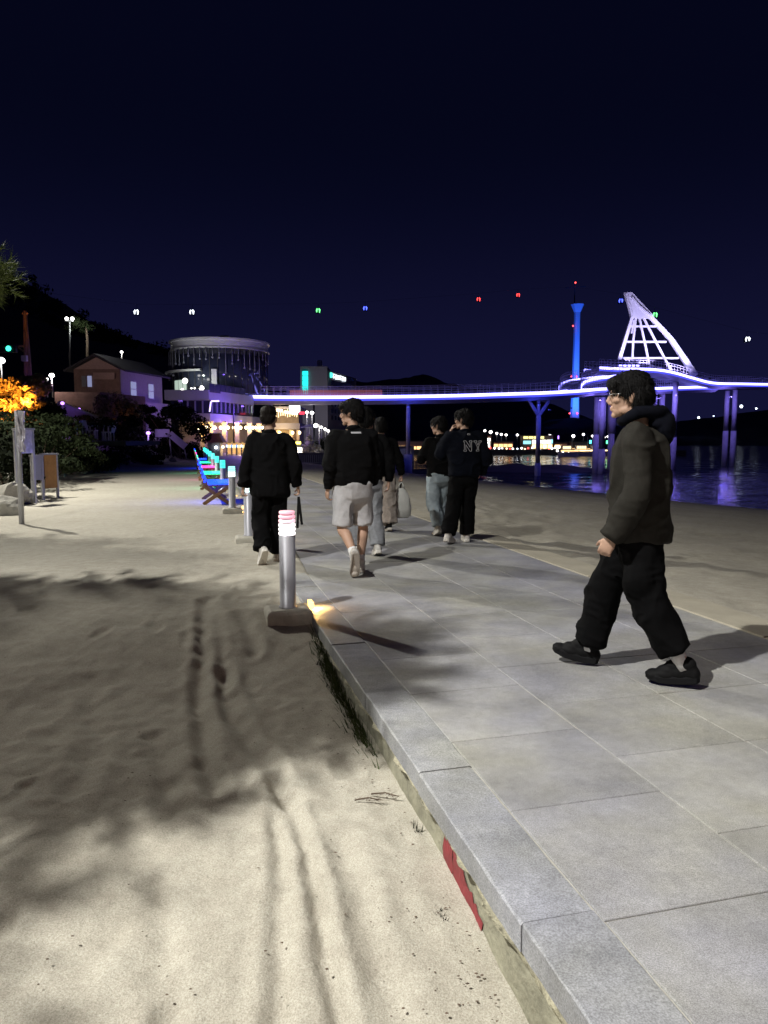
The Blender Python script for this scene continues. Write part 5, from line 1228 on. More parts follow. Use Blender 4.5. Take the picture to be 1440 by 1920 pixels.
# ================================================================== FAR SHORE
qy = 196.0
q_ = MB().prism([(-20, qy + 20), (-4, qy), (40, qy - 2), (75, qy - 12), (85, qy + 60), (-20, qy + 80)], WATER_Z - 2, -1.55).build('quay', M['asphalt']); tag(q_, 'quay of the far shore', kind='structure')
def far_shop(px0, px1, py0, py1, Y, wallm, label, bands, name='seafood_shop'):
    a_, b_ = at(px0, py1, Y), at(px1, py0, Y); o = empty(name, ((a_.x + b_.x) / 2, Y, a_.z)); tag(o, label, 'shop')
    cx_, w_, h_ = (a_.x + b_.x) / 2, b_.x - a_.x, b_.z - a_.z
    MB().box((cx_, Y + 2.5, a_.z + h_ / 2 - .5), (w_, 5, h_ + 1)).build('wall', wallm, o); MB().box((cx_, Y + 2.3, b_.z + .12), (w_ + .5, 5.6, .25)).build('roof', M['roof'], o)
    for (f0, f1, z0, z1, m) in bands:
        n_ = max(1, int((f1 - f0) * w_ / 1.3))
        for k in range(n_):
            x0 = a_.x + w_ * (f0 + (f1 - f0) * k / n_); x1 = a_.x + w_ * (f0 + (f1 - f0) * (k + .85) / n_)
            MB().box(((x0 + x1) / 2, Y - .06, a_.z + h_ * (z0 + z1) / 2), (x1 - x0, .1, h_ * (z1 - z0))).build('lit_window' if z0 < .6 else 'sign_panel', m, o)
    return o
M['f_warm'] = glow('warm shop light', (1, .72, .35), 2.8, False); M['f_white'] = glow('white shop sign', (.95, 1, .95), 3.2, False); M['f_yellow'] = glow('yellow sign', (1, .9, .35), 1.8, False); M['f_cyan'] = glow('cyan sign', (.3, .8, 1), 1.6, False); M['f_red'] = glow('red sign light', (1, .15, .08), 2.0, False); M['f_gold'] = glow('golden market light', (1, .60, .25), 2.0, False)
far_shop(900, 921, 818, 842, 205, M['warmwall'], 'small bright shop with a white sign on the far shore', [(0, 1, .62, .85, M['f_white']), (.05, .95, .15, .55, M['f_white'])])
far_shop(981, 1037, 817, 842, 206, M['warmwall'], 'wide bright shop with a yellow sign on the far shore', [(0, .72, .78, .95, M['f_yellow']), (.0, .3, .38, .62, M['f_cyan']), (.3, .95, .42, .68, M['f_white']), (.3, 1, .05, .36, M['f_warm']), (.93, 1, .42, .72, M['f_cyan'])])
far_shop(733, 812, 828, 846, 200, M['brick'], 'long low market hall with golden lights on the far shore', [(.0, .35, .2, .55, M['f_warm']), (.35, 1, .15, .5, M['f_gold'])], name='market_hall')
far_shop(926, 962, 829, 843, 207, M['brick'], 'low golden lit stall row between the two bright far shops', [(0, 1, .35, .75, M['f_gold'])], name='stall_row')
far_shop(1040, 1064, 830, 844, 209, M['brick'], 'small warm store right of the wide bright shop', [(0, 1, .2, .7, M['f_warm'])])
far_shop(1070, 1120, 829, 846, 208, M['brick'], 'low brick store behind the moored boats', [(.05, .95, .05, .3, M['f_gold'])])
MB_ = MB().ball(at(906, 819.5, 203), .45, 8, 6).build('signal_lamp', M['dot_red'], None, True); tag(MB_, 'red round light left on the bright far shop', 'light')
fl_ = [(920, 810), (931.5, 812.5), (940, 814.5), (949, 815.5), (970, 815.5), (1031, 817), (1075, 817.5), (1094, 814.5), (1111, 817.5), (1133, 820), (1140, 818.5), (909, 807.5)]
for i, (px, py) in enumerate(fl_): post_lamp(px, py, 215, .48 if i in (5, 6, 0) else .36, M['dot_white'], '%s lamp from the left along the far quay' % ['second', 'third', 'fourth', 'fifth', 'sixth', 'seventh', 'eighth', 'ninth', 'tenth', 'eleventh', 'twelfth and last', 'first'][i], 842, group='lamps of the far quay', prm=.05)
for i, (px, py, m, lb) in enumerate([(1107, 828.5, 'dot_teal', 'left teal panel'), (1132.5, 828.5, 'dot_teal', 'middle teal panel'), (1138.5, 829, 'dot_green', 'green panel right'), (1047, 820, 'dot_purple', 'thin violet banner light')]):
    c = at(px, py, 204); o = MB().cbox(c, (.5 if i < 3 else .3, .12, .9), .05).build('light_panel', M[m]); tag(o, lb + ' standing on the far quay', 'light panel')
rg = np.random.default_rng(21)
for i in range(20):      # parked cars' and kerb lights on the quay
    px = 905 + i * 7.2 + rg.uniform(-2, 2); py = 840.5 + rg.uniform(-1, 3.5)
    o = MB().ball(at(px, py, 199), .18 + .12 * rg.random(), 6, 4).build('quay_light', M[['dot_white', 'dot_warm', 'dot_red', 'dot_white', 'dot_cool'][i % 5]]); tag(o, ['first', 'second', 'third', 'fourth', 'fifth', 'sixth', 'seventh', 'eighth', 'ninth', 'tenth', 'eleventh', 'twelfth', 'thirteenth', 'fourteenth', 'fifteenth', 'sixteenth', 'seventeenth', 'eighteenth', 'nineteenth', 'last'][i] + ' tiny ' + ['white', 'warm', 'red', 'white', 'bluish'][i % 5] + ' light dot from the left along the far quay edge', 'light', 'light dots along the far quay edge')
for i, (px, py) in enumerate([(1048, 838), (1058, 843), (1045, 845), (1066, 850), (1055, 848)]):
    o = MB().ball(at(px, py, 185), .3, 8, 6).build('mooring_lamp', M['dot_white'], None, True); tag(o, ['upper left', 'middle', 'left', 'lowest right', 'lower'][i] + ' white lamp of the cluster left of the boats', 'lamp', 'lamp cluster by the boats')
def boat(px, py, Y, L, label, lamp):
    c = at(px, py, Y); o = empty('fishing_boat', (c.x, c.y, WATER_Z)); tag(o, label, 'boat', 'boats at the far quay'); v = []; f = []
    for s in (-1, 1):
        for t, w, h in ((-1, .35, 1.2), (-.5, 1.0, .95), (.3, 1.05, .95), (.75, .75, 1.2), (1, .03, 1.6)):
            v += [(c.x + t * L / 2, c.y + s * w * 1.1, WATER_Z + h), (c.x + t * L / 2 * .93, c.y + s * w * .6, WATER_Z - .3)]
    for i in range(4): f += [(i * 2, i * 2 + 1, i * 2 + 3, i * 2 + 2), (10 + i * 2 + 2, 10 + i * 2 + 3, 10 + i * 2 + 1, 10 + i * 2), (i * 2, i * 2 + 2, 12 + i * 2, 10 + i * 2)]
    f.append((0, 10, 11, 1)); MB().add(v, f).build('hull', M['white_paint'], o)
    MB().cbox((c.x - L * .12, c.y, WATER_Z + 1.9), (L * .4, 1.5, 1.6), .15).build('cabin', M['white_paint'], o)
    for k in range(4): MB().box((c.x - L * .26 + k * L * .095, c.y - .8, WATER_Z + 2.1), (L * .07, .08, .55)).build('window', M['f_warm'], o)
    MB().tube([(c.x + L * .15, c.y, WATER_Z + .9), (c.x + L * .15, c.y, WATER_Z + 4.6)], .06, 6).build('mast', M['white_paint'], o); MB().beam((c.x - L * .4, c.y - .9, WATER_Z + 1.35), (c.x + L * .42, c.y - .9, WATER_Z + 1.35), .1, .28).build('deck_light', lamp, o)
boat(1066, 852, 172, 5.0, 'left small white boat at the far quay', M['f_gold']); boat(1094, 852, 176, 6.0, 'middle warmly lit boat at the far quay', M['f_warm']); boat(1122, 852, 178, 5.5, 'right warmly lit boat at the far quay', M['f_warm'])
for i, (px, py, r) in enumerate([(1390, 762, 1.2), (1418, 766, .7), (1310, 783, .9), (1338, 780, .5)]):
    o = MB().ball(at(px, py, 470), r * .8, 8, 6).build('shore_light', M['dot_cool'], None, True); tag(o, ['brightest light on the dark headland at far right', 'faint light at the right end of the headland', 'light on the headland left of the twin piles', 'faint light between the twin piles and the sail'][i], 'light')
# ================================================================== PEOPLE
def fabric(name, col, rough=.92, var=.18, scale=30, bump=.25, bscale=220, sheen=.0):
    return mat(name, col, rough, var=var, scale=scale, bump=bump, bscale=bscale, spec=.06, sheen=sheen)
M['black'] = fabric('black cotton', (.0050, .0050, .0056)); M['black2'] = fabric('black trousers', (.0036, .0036, .004)); M['charcoal'] = fabric('charcoal brown shell', (.023, .0215, .0185), rough=.75)
M['navy'] = fabric('navy black jacket', (.0036, .0046, .0085)); M['hoodblue'] = fabric('dark navy hood', (.004, .0045, .008)); M['greyfleece'] = fabric('grey sweat shorts', (.42, .42, .44), var=.1)
M['greypants'] = fabric('grey track pants', (.24, .25, .27)); M['beige'] = fabric('beige wide trousers', (.34, .30, .27)); M['denim'] = fabric('light washed denim', (.27, .32, .355), var=.3, scale=9)
M['skin'] = mat('skin', (.43, .27, .195), .55, var=.08, scale=12, spec=.35); M['skin'].node_tree.nodes['Principled BSDF'].inputs['Subsurface Weight'].default_value = .0
M['hair'] = mat('black hair', (.0045, .0042, .0045), .6, var=.3, scale=60, bump=.5, bscale=150, spec=.12)
M['hairbrown'] = mat('dark brown hair', (.008, .006, .005), .6, var=.3, scale=60, bump=.5, bscale=150, spec=.12)
M['shoe_w'] = mat('pale sneaker', (.50, .48, .45), .7, var=.2, scale=25); M['shoe_b'] = mat('black sneaker', (.006, .006, .0065), .7, var=.2, scale=25, spec=.12); M['sole_w'] = mat('white sole', (.62, .60, .55), .7, var=.1); M['sole_g'] = mat('worn sole', (.30, .28, .26), .8, var=.2); M['sole_b'] = mat('black sole', (.009, .009, .010), .8, var=.1, spec=.1)
M['sock'] = mat('white sock', (.72, .72, .72), .9, var=.08, scale=40); M['print'] = mat('white print', (.40, .40, .42), .7, var=.05); M['specs'] = mat('metal glasses frame', (.5, .5, .5), .25, metal=.9, var=.05); M['bag'] = mat('white shopping bag', (.62, .63, .60), .6, var=.12, scale=6); M['bagp'] = mat('pale violet shopping bag', (.55, .53, .66), .6, var=.12, scale=6)

def remesh(mb, voxel, smooth, name):
    me = bpy.data.meshes.new('tmp'); me.from_pydata(mb.v, [], mb.f); o = bpy.data.objects.new('tmp', me); COL.objects.link(o)
    r = o.modifiers.new('r', 'REMESH'); r.mode = 'VOXEL'; r.voxel_size = voxel
    if smooth:
        s = o.modifiers.new('s', 'SMOOTH'); s.factor = .5; s.iterations = smooth
    dg = bpy.context.evaluated_depsgraph_get(); me2 = bpy.data.meshes.new_from_object(o.evaluated_get(dg)); me2.name = name
    bpy.data.objects.remove(o); bpy.data.meshes.remove(me); me2.shade_smooth(); return me2
def wrinkle(me, amp, freq, seed, fine=.35):
    n = len(me.vertices); co = np.empty(n * 3); no = np.empty(n * 3); me.vertices.foreach_get('co', co); me.vertex_normals.foreach_get('vector', no); co = co.reshape(-1, 3); no = no.reshape(-1, 3)
    f = np.array(freq); w = co * f; w = w + .6 * np.stack([vnoise(co * 4, seed + 5), vnoise(co * 4 + 9, seed + 6), vnoise(co * 4 + 17, seed + 7)], 1)
    rd = 1 - np.abs(vnoise(w, seed)); d = 1.5 * (rd ** 4 - .35) + .6 * vnoise(co * f * .5, seed + 1) + fine * (1 - 2 * np.abs(vnoise(co * f * np.array([1.6, 1.6, 3.2]) + .8 * vnoise(co * 7, seed + 8)[:, None], seed + 2)))
    me.vertices.foreach_set('co', (co + no * (amp * d)[:, None]).ravel()); me.update()
def frame(d, up=Vector((0, 0, 1))):
    y = Vector(d).normalized(); x = y.cross(up)
    if x.length < 1e-3: x = Vector((1, 0, 0))
    x.normalize(); z = x.cross(y); return Matrix((x, y, z)).transposed()
def torso(mb, rings, lean, n=28, ex=2.5):
    """rings: (z, rx, ry, yoff); superellipse sections"""
    v = []; f = []
    for (z, rx, ry, yo) in rings:
        for k in range(n):
            t = 2 * math.pi * k / n; c, s_ = math.cos(t), math.sin(t)
            v.append((rx * abs(c) ** (2 / ex) * (1 if c > 0 else -1) + lean[0] * (z - .92), yo + ry * abs(s_) ** (2 / ex) * (1 if s_ > 0 else -1) + lean[1] * (z - .92), z))
    for i in range(len(rings) - 1):
        for k in range(n): j = (k + 1) % n; f.append((i * n + k, i * n + j, i * n + n + j, i * n + n + k))
    f += [tuple(range(n - 1, -1, -1)), tuple((len(rings) - 1) * n + k for k in range(n))]; mb.add(v, f)
def hermite(pts, rad, n=6):
    P = smooth_path(pts, n); m = len(pts); r = []
    for i in range(m - 1):
        for k in range(n): t = k / n; r.append(rad[i] * (1 - t) + rad[i + 1] * t)
    r.append(rad[-1]); return P, r
def hand(mb, wrist, d, palm, side, curl=.6, s=1.0):
    """hand continuing along d, palm facing palm; thumb on the forward side"""
    d = Vector(d).normalized(); palm = Vector(palm); palm = (palm - d * palm.dot(d)).normalized(); x = d.cross(palm) * side
    rot = Matrix((x, d, x.cross(d))).transposed()
    mb.ball(wrist + d * .045 * s, (.041 * s, .052 * s, .017 * s), 12, 8, rot); mb.ball(wrist + d * .008 * s, (.028 * s, .03 * s, .02 * s), 10, 6, rot)
    for i, (o_, ln) in enumerate(((-.030, .066), (-.010, .078), (.010, .074), (.029, .058))):
        b = wrist + d * .080 * s + x * o_ * s; l = ln * s / 3; q = b; pts = [b - d * .02 * s, b]; a = curl * (.55 + .12 * i)
        for k in range(3):
            q = q + (d * math.cos(a) + palm * math.sin(a)) * l; pts.append(q); a += curl * .75
        mb.tube(pts, [.0095 * s, .0098 * s, .0092 * s, .0085 * s, .0065 * s], 8)
    b = wrist + d * .03 * s - x * .032 * s
    mb.tube([b + x * .015 * s, b, b + (-x * .6 + d * .8 + palm * .4) * .032 * s, b + (-x * .55 + d * 1.1 + palm * .8) * .052 * s], [.012 * s, .0125 * s, .011 * s, .008 * s], 8)
def head_parts(mb, H, Rm, s):
    def E(c, r): mb.ball(H + Rm @ (Vector(c) * s), tuple(q * s for q in r), 18, 14, Rm)
    E((0, -.012, .018), (.077, .096, .095)); E((0, .028, -.038), (.064, .070, .083)); E((0, .050, -.085), (.045, .045, .036)); E((0, .083, -.108), (.022, .018, .017))
    E((0, .088, .020), (.050, .016, .014)); E((0, .060, .05), (.058, .04, .045))
    for sx in (-1, 1): E((sx * .077, -.004, -.022), (.011, .021, .032)); E((sx * .084, -.012, -.012), (.008, .012, .020)); E((sx * .042, .066, -.030), (.024, .026, .02)); E((sx * .048, .02, -.085), (.02, .04, .025))
    mb.tube([H + Rm @ (Vector((0, .094, .012)) * s), H + Rm @ (Vector((0, .108, -.018)) * s), H + Rm @ (Vector((0, .118, -.038)) * s)], [.009 * s, .012 * s, .014 * s], 8)
    E((0, .104, -.044), (.018, .013, .010)); E((0, .097, -.068), (.024, .011, .007)); E((0, .095, -.080), (.021, .011, .008))
def hair_mesh(H, Rm, s, style, seed, name):
    mb = MB()
    def E(c, r): mb.ball(H + Rm @ (Vector(c) * s), tuple(q * s for q in r), 18, 14, Rm)
    if style == 'short': E((0, -.022, .050), (.086, .100, .082)); E((0, -.050, .0), (.083, .072, .080)); E((0, .045, .082), (.066, .052, .038))
    else:
        E((0, -.018, .043), (.090, .107, .090)); E((0, -.058, -.010), (.088, .072, .100)); E((0, .055, .062), (.078, .062, .046)); E((0, .088, .046), (.062, .028, .030))
        for sx in (-1, 1): E((sx * .068, .008, .022), (.026, .058, .048)); E((sx * .07, -.045, -.02), (.026, .04, .06))
    me = remesh(mb, .006, 3, name); n = len(me.vertices); co = np.empty(n * 3); no = np.empty(n * 3); me.vertices.foreach_get('co', co); me.vertex_normals.foreach_get('vector', no); co = co.reshape(-1, 3); no = no.reshape(-1, 3)
    d = .0055 * vnoise(co * np.array([70, 70, 22]), seed) + .006 * vnoise(co * 26, seed + 1); co2 = co + no * d[:, None]
    me.vertices.foreach_set('co', co2.ravel()); me.update()
    rg = np.random.default_rng(seed); k = rg.integers(0, n, 1500); b = co2[k]; nn = no[k]; Hc = np.array(H)
    rel = (b - Hc); keep = (np.array(Rm.transposed() @ Vector((0, 0, 0))) is not None)
    dn = nn * .55 + np.array([0, 0, -1.0]) + rg.normal(size=(1500, 3)) * .35; dn /= np.linalg.norm(dn, axis=1)[:, None]
    sd = np.cross(dn, nn); sd /= np.linalg.norm(sd, axis=1)[:, None] + 1e-6; L = rg.uniform(.014, .048, 1500)[:, None] * (1.0 if style != 'short' else .45)
    b = b - nn * .003
    V = np.stack([b - sd * .0035, b + sd * .0035, b + dn * L + nn * .004], 1).reshape(-1, 3)
    me_all = bpy.data.meshes.new(name); polys = [tuple(p.vertices) for p in me.polygons]
    me_all.from_pydata(np.concatenate([co2, V]), [], polys + [(n + 3 * i, n + 3 * i + 1, n + 3 * i + 2) for i in range(1500)]); me_all.shade_smooth(); bpy.data.meshes.remove(me); return me_all

def shoe(parent, ankle, yaw, pitch, s, upm, solem, bulk=1.0, lift=0.0):
    """yaw 0 = straight ahead; pitch>0 toe down"""
    rot = Euler((0, 0, yaw)).to_matrix() @ Euler((-pitch, 0, 0)).to_matrix(); A = Vector(ankle)
    def T(q): return A + rot @ (Vector(q) * s)
    mb = MB()
    def E(c, r): mb.ball(T(c), tuple(q * s * bulk for q in r), 14, 10, rot)
    E((0, -.025, -.030), (.039, .048, .055)); E((0, .03, -.038), (.043, .07, .046)); E((0, .105, -.052), (.047, .075, .037)); E((0, .155, -.055), (.043, .045, .032)); E((0, -.014, .008), (.043, .052, .044)); E((0, .045, -.006), (.036, .058, .042)); E((0, -.045, -.045), (.038, .038, .045)); E((0, .09, -.032), (.040, .06, .036)); E((0, .165, -.058), (.044, .045, .036))
    me = remesh(mb, .006, 3, 'shoe'); o = bpy.data.objects.new('shoe', me); me.materials.append(upm); link(o, parent)
    out = [(-.034, -.06), (-.018, -.074), (.018, -.074), (.034, -.06), (.038, 0), (.043, .08), (.049, .13), (.045, .175), (.025, .20), (-.012, .205), (-.037, .185), (-.047, .14), (-.043, .08), (-.037, 0)]
    n = len(out); v = []; f = []
    for z, k in ((-.100, .97), (-.095, 1.02), (-.066, 1.03), (-.056, .95)):
        for x, y in out: v.append(T((x * k * bulk * .95, (y - .065) * k * bulk * .97 + .065, z + max(0, y - .12) * .30 + max(0, -.04 - y) * .25)))
    for r_ in range(3):
        for i in range(n): j = (i + 1) % n; f.append((r_ * n + i, r_ * n + j, r_ * n + n + j, r_ * n + n + i))
    f += [tuple(range(n - 1, -1, -1)), tuple(3 * n + i for i in range(n))]
    np_mesh('sole', v, f, solem, o, smooth=False, local=True)
    mb = MB()
    for k in range(4): y = .03 + k * .022; z = -.004 - k * .009; mb.tube([T((-.024, y, z - .008)), T((0, y + .004, z + .006)), T((.024, y, z - .008))], .0035 * s, 5)
    mb.build('laces', solem, o, True, local=True)
    return o

def person(spec):
    s = spec['h'] / 1.75; root = empty('person', (spec['pos'][0], spec['pos'][1], spec.get('z', 0.0)), spec['heading']); tag(root, spec['label'], 'person', None)
    Vv = lambda q: Vector(q) * s
    lean = spec.get('lean', (0, 0.0)); sd = spec['seed']
    hy = spec.get('head_yaw', 0); hp = spec.get('head_pitch', 0)
    def L_(z): return Vector((lean[0] * (z - .92), lean[1] * (z - .92), 0))
    Hd = Vv(Vector((0, .015 + spec.get('neck_fwd', .02), 1.638)) + L_(1.6)); Rm = Euler((hp, 0, hy)).to_matrix()
    sw = spec.get('sw', .17); sh = {k: Vv(Vector((sx * sw, -.005, 1.385)) + L_(1.385)) for k, sx in (('L', -1), ('R', 1))}
    # ---- body
    mb = MB(); rings = [(.86, .13, .085, 0), (1.0, .125, .085, 0), (1.2, .135, .085, 0), (1.36, .145, .085, 0), (1.44, .10, .07, 0), (1.47, .06, .055, 0)]
    torso(mb, [(z * s, a * s, b * s, c) for z, a, b, c in rings], lean, 20, 2.2)
    mb.tube([Vv(Vector((0, -.012, 1.42)) + L_(1.42)), Vv(Vector((0, 0, 1.50)) + L_(1.5)), Hd + Rm @ Vector((0, -.02, -.03))], [.060 * s, .054 * s, .052 * s], 14)
    head_parts(mb, Hd, Rm, s * 1.05)
    for k in 'LR':
        e, w = Vv(spec['elbow' + k]), Vv(spec['wrist' + k]); P_, r_ = hermite([sh[k], e, w], [.042 * s, .036 * s, .026 * s]); mb.tube(P_, r_, 10)
        hd = Vector(spec.get('handdir' + k, (w - e).normalized())); hand(mb, w, hd, spec.get('palm' + k, (1 if k == 'L' else -1, .15, 0)), 1 if k == 'L' else -1, spec.get('curl', .6), s)
        kn, an = Vv(spec['knee' + k]), Vv(spec['ankle' + k]); hp_ = Vv((-.085 if k == 'L' else .085, 0, .90))
        calf = kn.lerp(an, .32) + Vector((0, -.014 * s, 0)); mb.tube(hermite([hp_, kn, calf, kn.lerp(an, .7), an], [.07 * s, .052 * s, .056 * s, .043 * s, .036 * s])[0], hermite([hp_, kn, calf, kn.lerp(an, .7), an], [.07 * s, .052 * s, .056 * s, .043 * s, .036 * s])[1], 12)
        fr_ = Euler((0, 0, spec.get('footyaw' + k, 0))).to_matrix() @ Euler((-spec.get('footpitch' + k, 0), 0, 0)).to_matrix(); mb.ball(an + fr_ @ Vector((0, .04, -.05)) * s, (.03 * s, .09 * s, .025 * s), 10, 8, fr_)
    me = remesh(mb, spec.get('vox', .0065), 4 if spec.get('vox') else 2, 'body'); me.materials.append(M['skin']); link(bpy.data.objects.new('body', me), root)
    # ---- hair
    hm = hair_mesh(Hd, Rm, s * 1.05, spec.get('hair', 'full'), sd, 'hair'); hm.materials.append(M[spec.get('hairm', 'hair')]); link(bpy.data.objects.new('hair', hm), root)
    for sx in (-1, 1):
        c = Hd + Rm @ (Vector((sx * .031, .087, .0)) * s); MB().ball(c, .009 * s, 8, 6).build('eye', M['shoe_b'], root, True, local=True); mbb = MB(); mbb.tube([Hd + Rm @ (Vector((sx * x_, y_, z_)) * s) for x_, y_, z_ in ((.014, .099, .018), (.032, .095, .023), (.052, .08, .018))], .0035, 5); mbb.build('eyebrow', M['hair'], root, True, local=True)
    if spec.get('glasses'):
        mb = MB()
        for sx in (-1, 1):
            c = Vector((sx * .033, .110, -.002)); mb.tube([Hd + Rm @ ((c + Vector((.025 * math.cos(t), -.25 * abs(.025 * math.cos(t)) * 0, .020 * math.sin(t)))) * s) for t in np.linspace(0, 2 * math.pi, 17)], .0022, 5, False)
            mb.tube([Hd + Rm @ (Vector(q) * s) for q in ((sx * .058, .108, .004), (sx * .078, .06, .004), (sx * .084, -.01, -.004))], .0022, 5)
        mb.tube([Hd + Rm @ (Vector(q) * s) for q in ((-.009, .114, .0), (.009, .114, 0))], .002, 5); mb.build('glasses', M['specs'], root, True, local=True)
    # ---- top
    tp = spec['top']; lo = tp.get('loose', 1.0); hz_ = tp['hem']; wd_ = tp.get('w', .205) * lo; dp = tp.get('d', .135) * lo
    mb = MB(); rings = [(hz_, wd_ * tp.get('hemw', .92), dp * tp.get('hemw', .95), 0), (hz_ + .05, wd_ * tp.get('hemw', .95) * 1.04, dp * 1.02, 0), (1.08, wd_ * 1.0, dp * 1.0, 0), (1.25, wd_ * 1.02, dp * 1.0, -.005), (1.34, wd_ * .96, dp * .93, -.01), (1.405, wd_ * .80, dp * .76, -.01), (1.445, wd_ * .52, dp * .58, -.008), (1.465, wd_ * .33, dp * .46, -.005)]
    torso(mb, [(z * s, a * s, b * s, c * s) for z, a, b, c in rings], lean, 32, 2.5)
    for k in 'LR':
        e, w = Vv(spec['elbow' + k]), Vv(spec['wrist' + k]); inn = Vv(Vector(((-.10 if k == 'L' else .10), -.005, 1.385)) + L_(1.385)); st = w.lerp(e, .02)
        a_, b_ = sh[k], e; rs = tp.get('slv', (.075, .066, .05)); P_, r_ = hermite([inn, a_, a_.lerp(b_, .5), e, e.lerp(st, .55), st], [rs[0] * s * .95, rs[0] * s, (rs[0] + rs[1]) / 2 * s, rs[1] * s, (rs[1] + rs[2]) / 2 * 1.05 * s, rs[2] * s]); mb.tube(P_, r_, 16)
        mb.tube([st.lerp(e, .10), st], [rs[2] * s * .95, rs[2] * s * .82], 14)
    me = remesh(mb, tp.get('vox', .011), 6, tp['name']); wrinkle(me, tp.get('wr', .010), tp.get('wf', (7, 7, 9)), sd); me.materials.append(M[tp['m']]); top_o = bpy.data.objects.new(tp['name'], me); link(top_o, root)
    # collar
    if tp.get('collar', True):
        c = Vv(Vector((0, -.004, 1.466)) + L_(1.466)); mb = MB(); mb.lathe([(.070 * s, -.03 * s), (.073 * s, .012 * s), (.066 * s, .020 * s), (.060 * s, .012 * s), (.060 * s, -.03 * s)], (0, 0, 0), 22)
        v = np.array(mb.v); v[:, 2] += -v[:, 1] * .32 ; v = v + np.array(c); np_mesh('collar', v, mb.f, M[tp.get('cm', tp['m'])], top_o, True, local=True)
    # ---- bottoms
    bt = spec['bottom']; mb = MB(); wz = bt.get('waist', 1.0); bw = bt.get('w', .175); cz = bt.get('crotch', .78)
    torso(mb, [(cz * s, bw * .62 * s, .085 * s, 0), ((cz + .06) * s, bw * .98 * s, bt.get('d', .135) * .93 * s, -.008 * s), (.92 * s, bw * 1.03 * s, bt.get('d', .135) * s, -.01 * s), (wz * s, bw * .95 * s, .115 * s, 0)], lean, 28, 2.4)
    for k in 'LR':
        kn, an = Vv(spec['knee' + k]), Vv(spec['ankle' + k]); hp_ = Vv((-.088 if k == 'L' else .088, 0, .88)); th, kr, hr_ = bt['r']
        if bt['kind'] == 'shorts': end = kn.lerp(hp_, bt.get('up', .02)); P_, r_ = hermite([hp_, hp_.lerp(end, .5), end], [th * s, (th + hr_) / 2 * s, hr_ * s]); mb.tube(P_, r_, 18)
        else:
            end = an.lerp(kn, bt.get('short' + k, bt.get('short', .02))); P_, r_ = hermite([hp_, hp_.lerp(kn, .5), kn, kn.lerp(end, .55), end], [th * s, (th + kr) / 2 * s, kr * s, (kr * .5 + hr_ * .5) * s * bt.get('bag', 1.0), hr_ * s]); mb.tube(P_, r_, 18)
    for (c, r) in bt.get('lumps', []): mb.ball(Vv(c), tuple(q * s for q in r), 12, 10)
    me = remesh(mb, bt.get('vox', .011), bt.get('sm', 6), bt['name']); wrinkle(me, bt.get('wr', .010), bt.get('wf', (8, 8, 6)), sd + 20); me.materials.append(M[bt['m']]); link(bpy.data.objects.new(bt['name'], me), root)
    # ---- shoes, socks
    sm = spec['shoes']
    for k in 'LR':
        an = Vv(spec['ankle' + k]); shoe(root, an, spec.get('footyaw' + k, 0), spec.get('footpitch' + k, 0), s, M[sm[0]], M[sm[1]], sm[2] if len(sm) > 2 else 1.08)
        if spec.get('socks'): kn = Vv(spec['knee' + k]); MB().tube([an + Vector((0, 0, -.02)), an.lerp(kn, spec['socks'])], [.043 * s, .042 * s], 14).build('sock', M['sock'], root, True, local=True)
    bpy.context.view_layer.update()
    return root, top_o, Hd, Rm, s
def back_point(top_o, x, z):
    bv = top_o.get('_bv'); return None
def project_back(me_bvh, x, z, eps=.004):
    h = me_bvh.ray_cast(Vector((x, -1.0, z)), Vector((0, 1, 0)))
    return (h[0] + Vector((0, -eps, 0))) if h[0] is not None else Vector((x, -.14, z))
def bvh_of(o):
    me = o.data; return BVHTree.FromPolygons([v.co.copy() for v in me.vertices], [tuple(p.vertices) for p in me.polygons])

WALK = PROM_ANG
# 1 near man in profile, striding left
h1 = math.atan2(.37, -.93) - math.pi / 2
n1 = person(dict(h=1.765, pos=(1.48, 4.27), heading=h1, seed=11, vox=.005, label='man in a dark olive jacket and black cargo trousers striding left, nearest the camera', head_yaw=.10, head_pitch=-.05, neck_fwd=.035, lean=(0, .03), glasses=True,
    elbowL=(-.255, .0, 1.10), wristL=(-.225, .13, .835), elbowR=(.26, -.06, 1.13), wristR=(.25, .02, .90), palmL=(1, -.2, 0), curl=.75,
    kneeL=(-.10, -.06, .50), ankleL=(-.115, -.27, .125), kneeR=(.10, .18, .50), ankleR=(.12, .275, .115), footpitchL=.10, footpitchR=-.16, footyawL=-.1,
    top=dict(name='jacket', m='charcoal', hem=.80, w=.192, d=.170, hemw=.98, slv=(.084, .076, .060), wr=.014, wf=(5, 5, 6), collar=False, vox=.010), bottom=dict(name='cargo_trousers', m='black2', kind='long', r=(.116, .106, .094), w=.178, d=.122, crotch=.64, bag=1.0, shortL=.20, shortR=.07, wr=.012, lumps=[((-.17, -.02, .60), (.06, .09, .12)), ((.17, .13, .60), (.06, .09, .12))], vox=.010), shoes=('shoe_b', 'sole_b', 1.03), socks=.26, hair='full'))
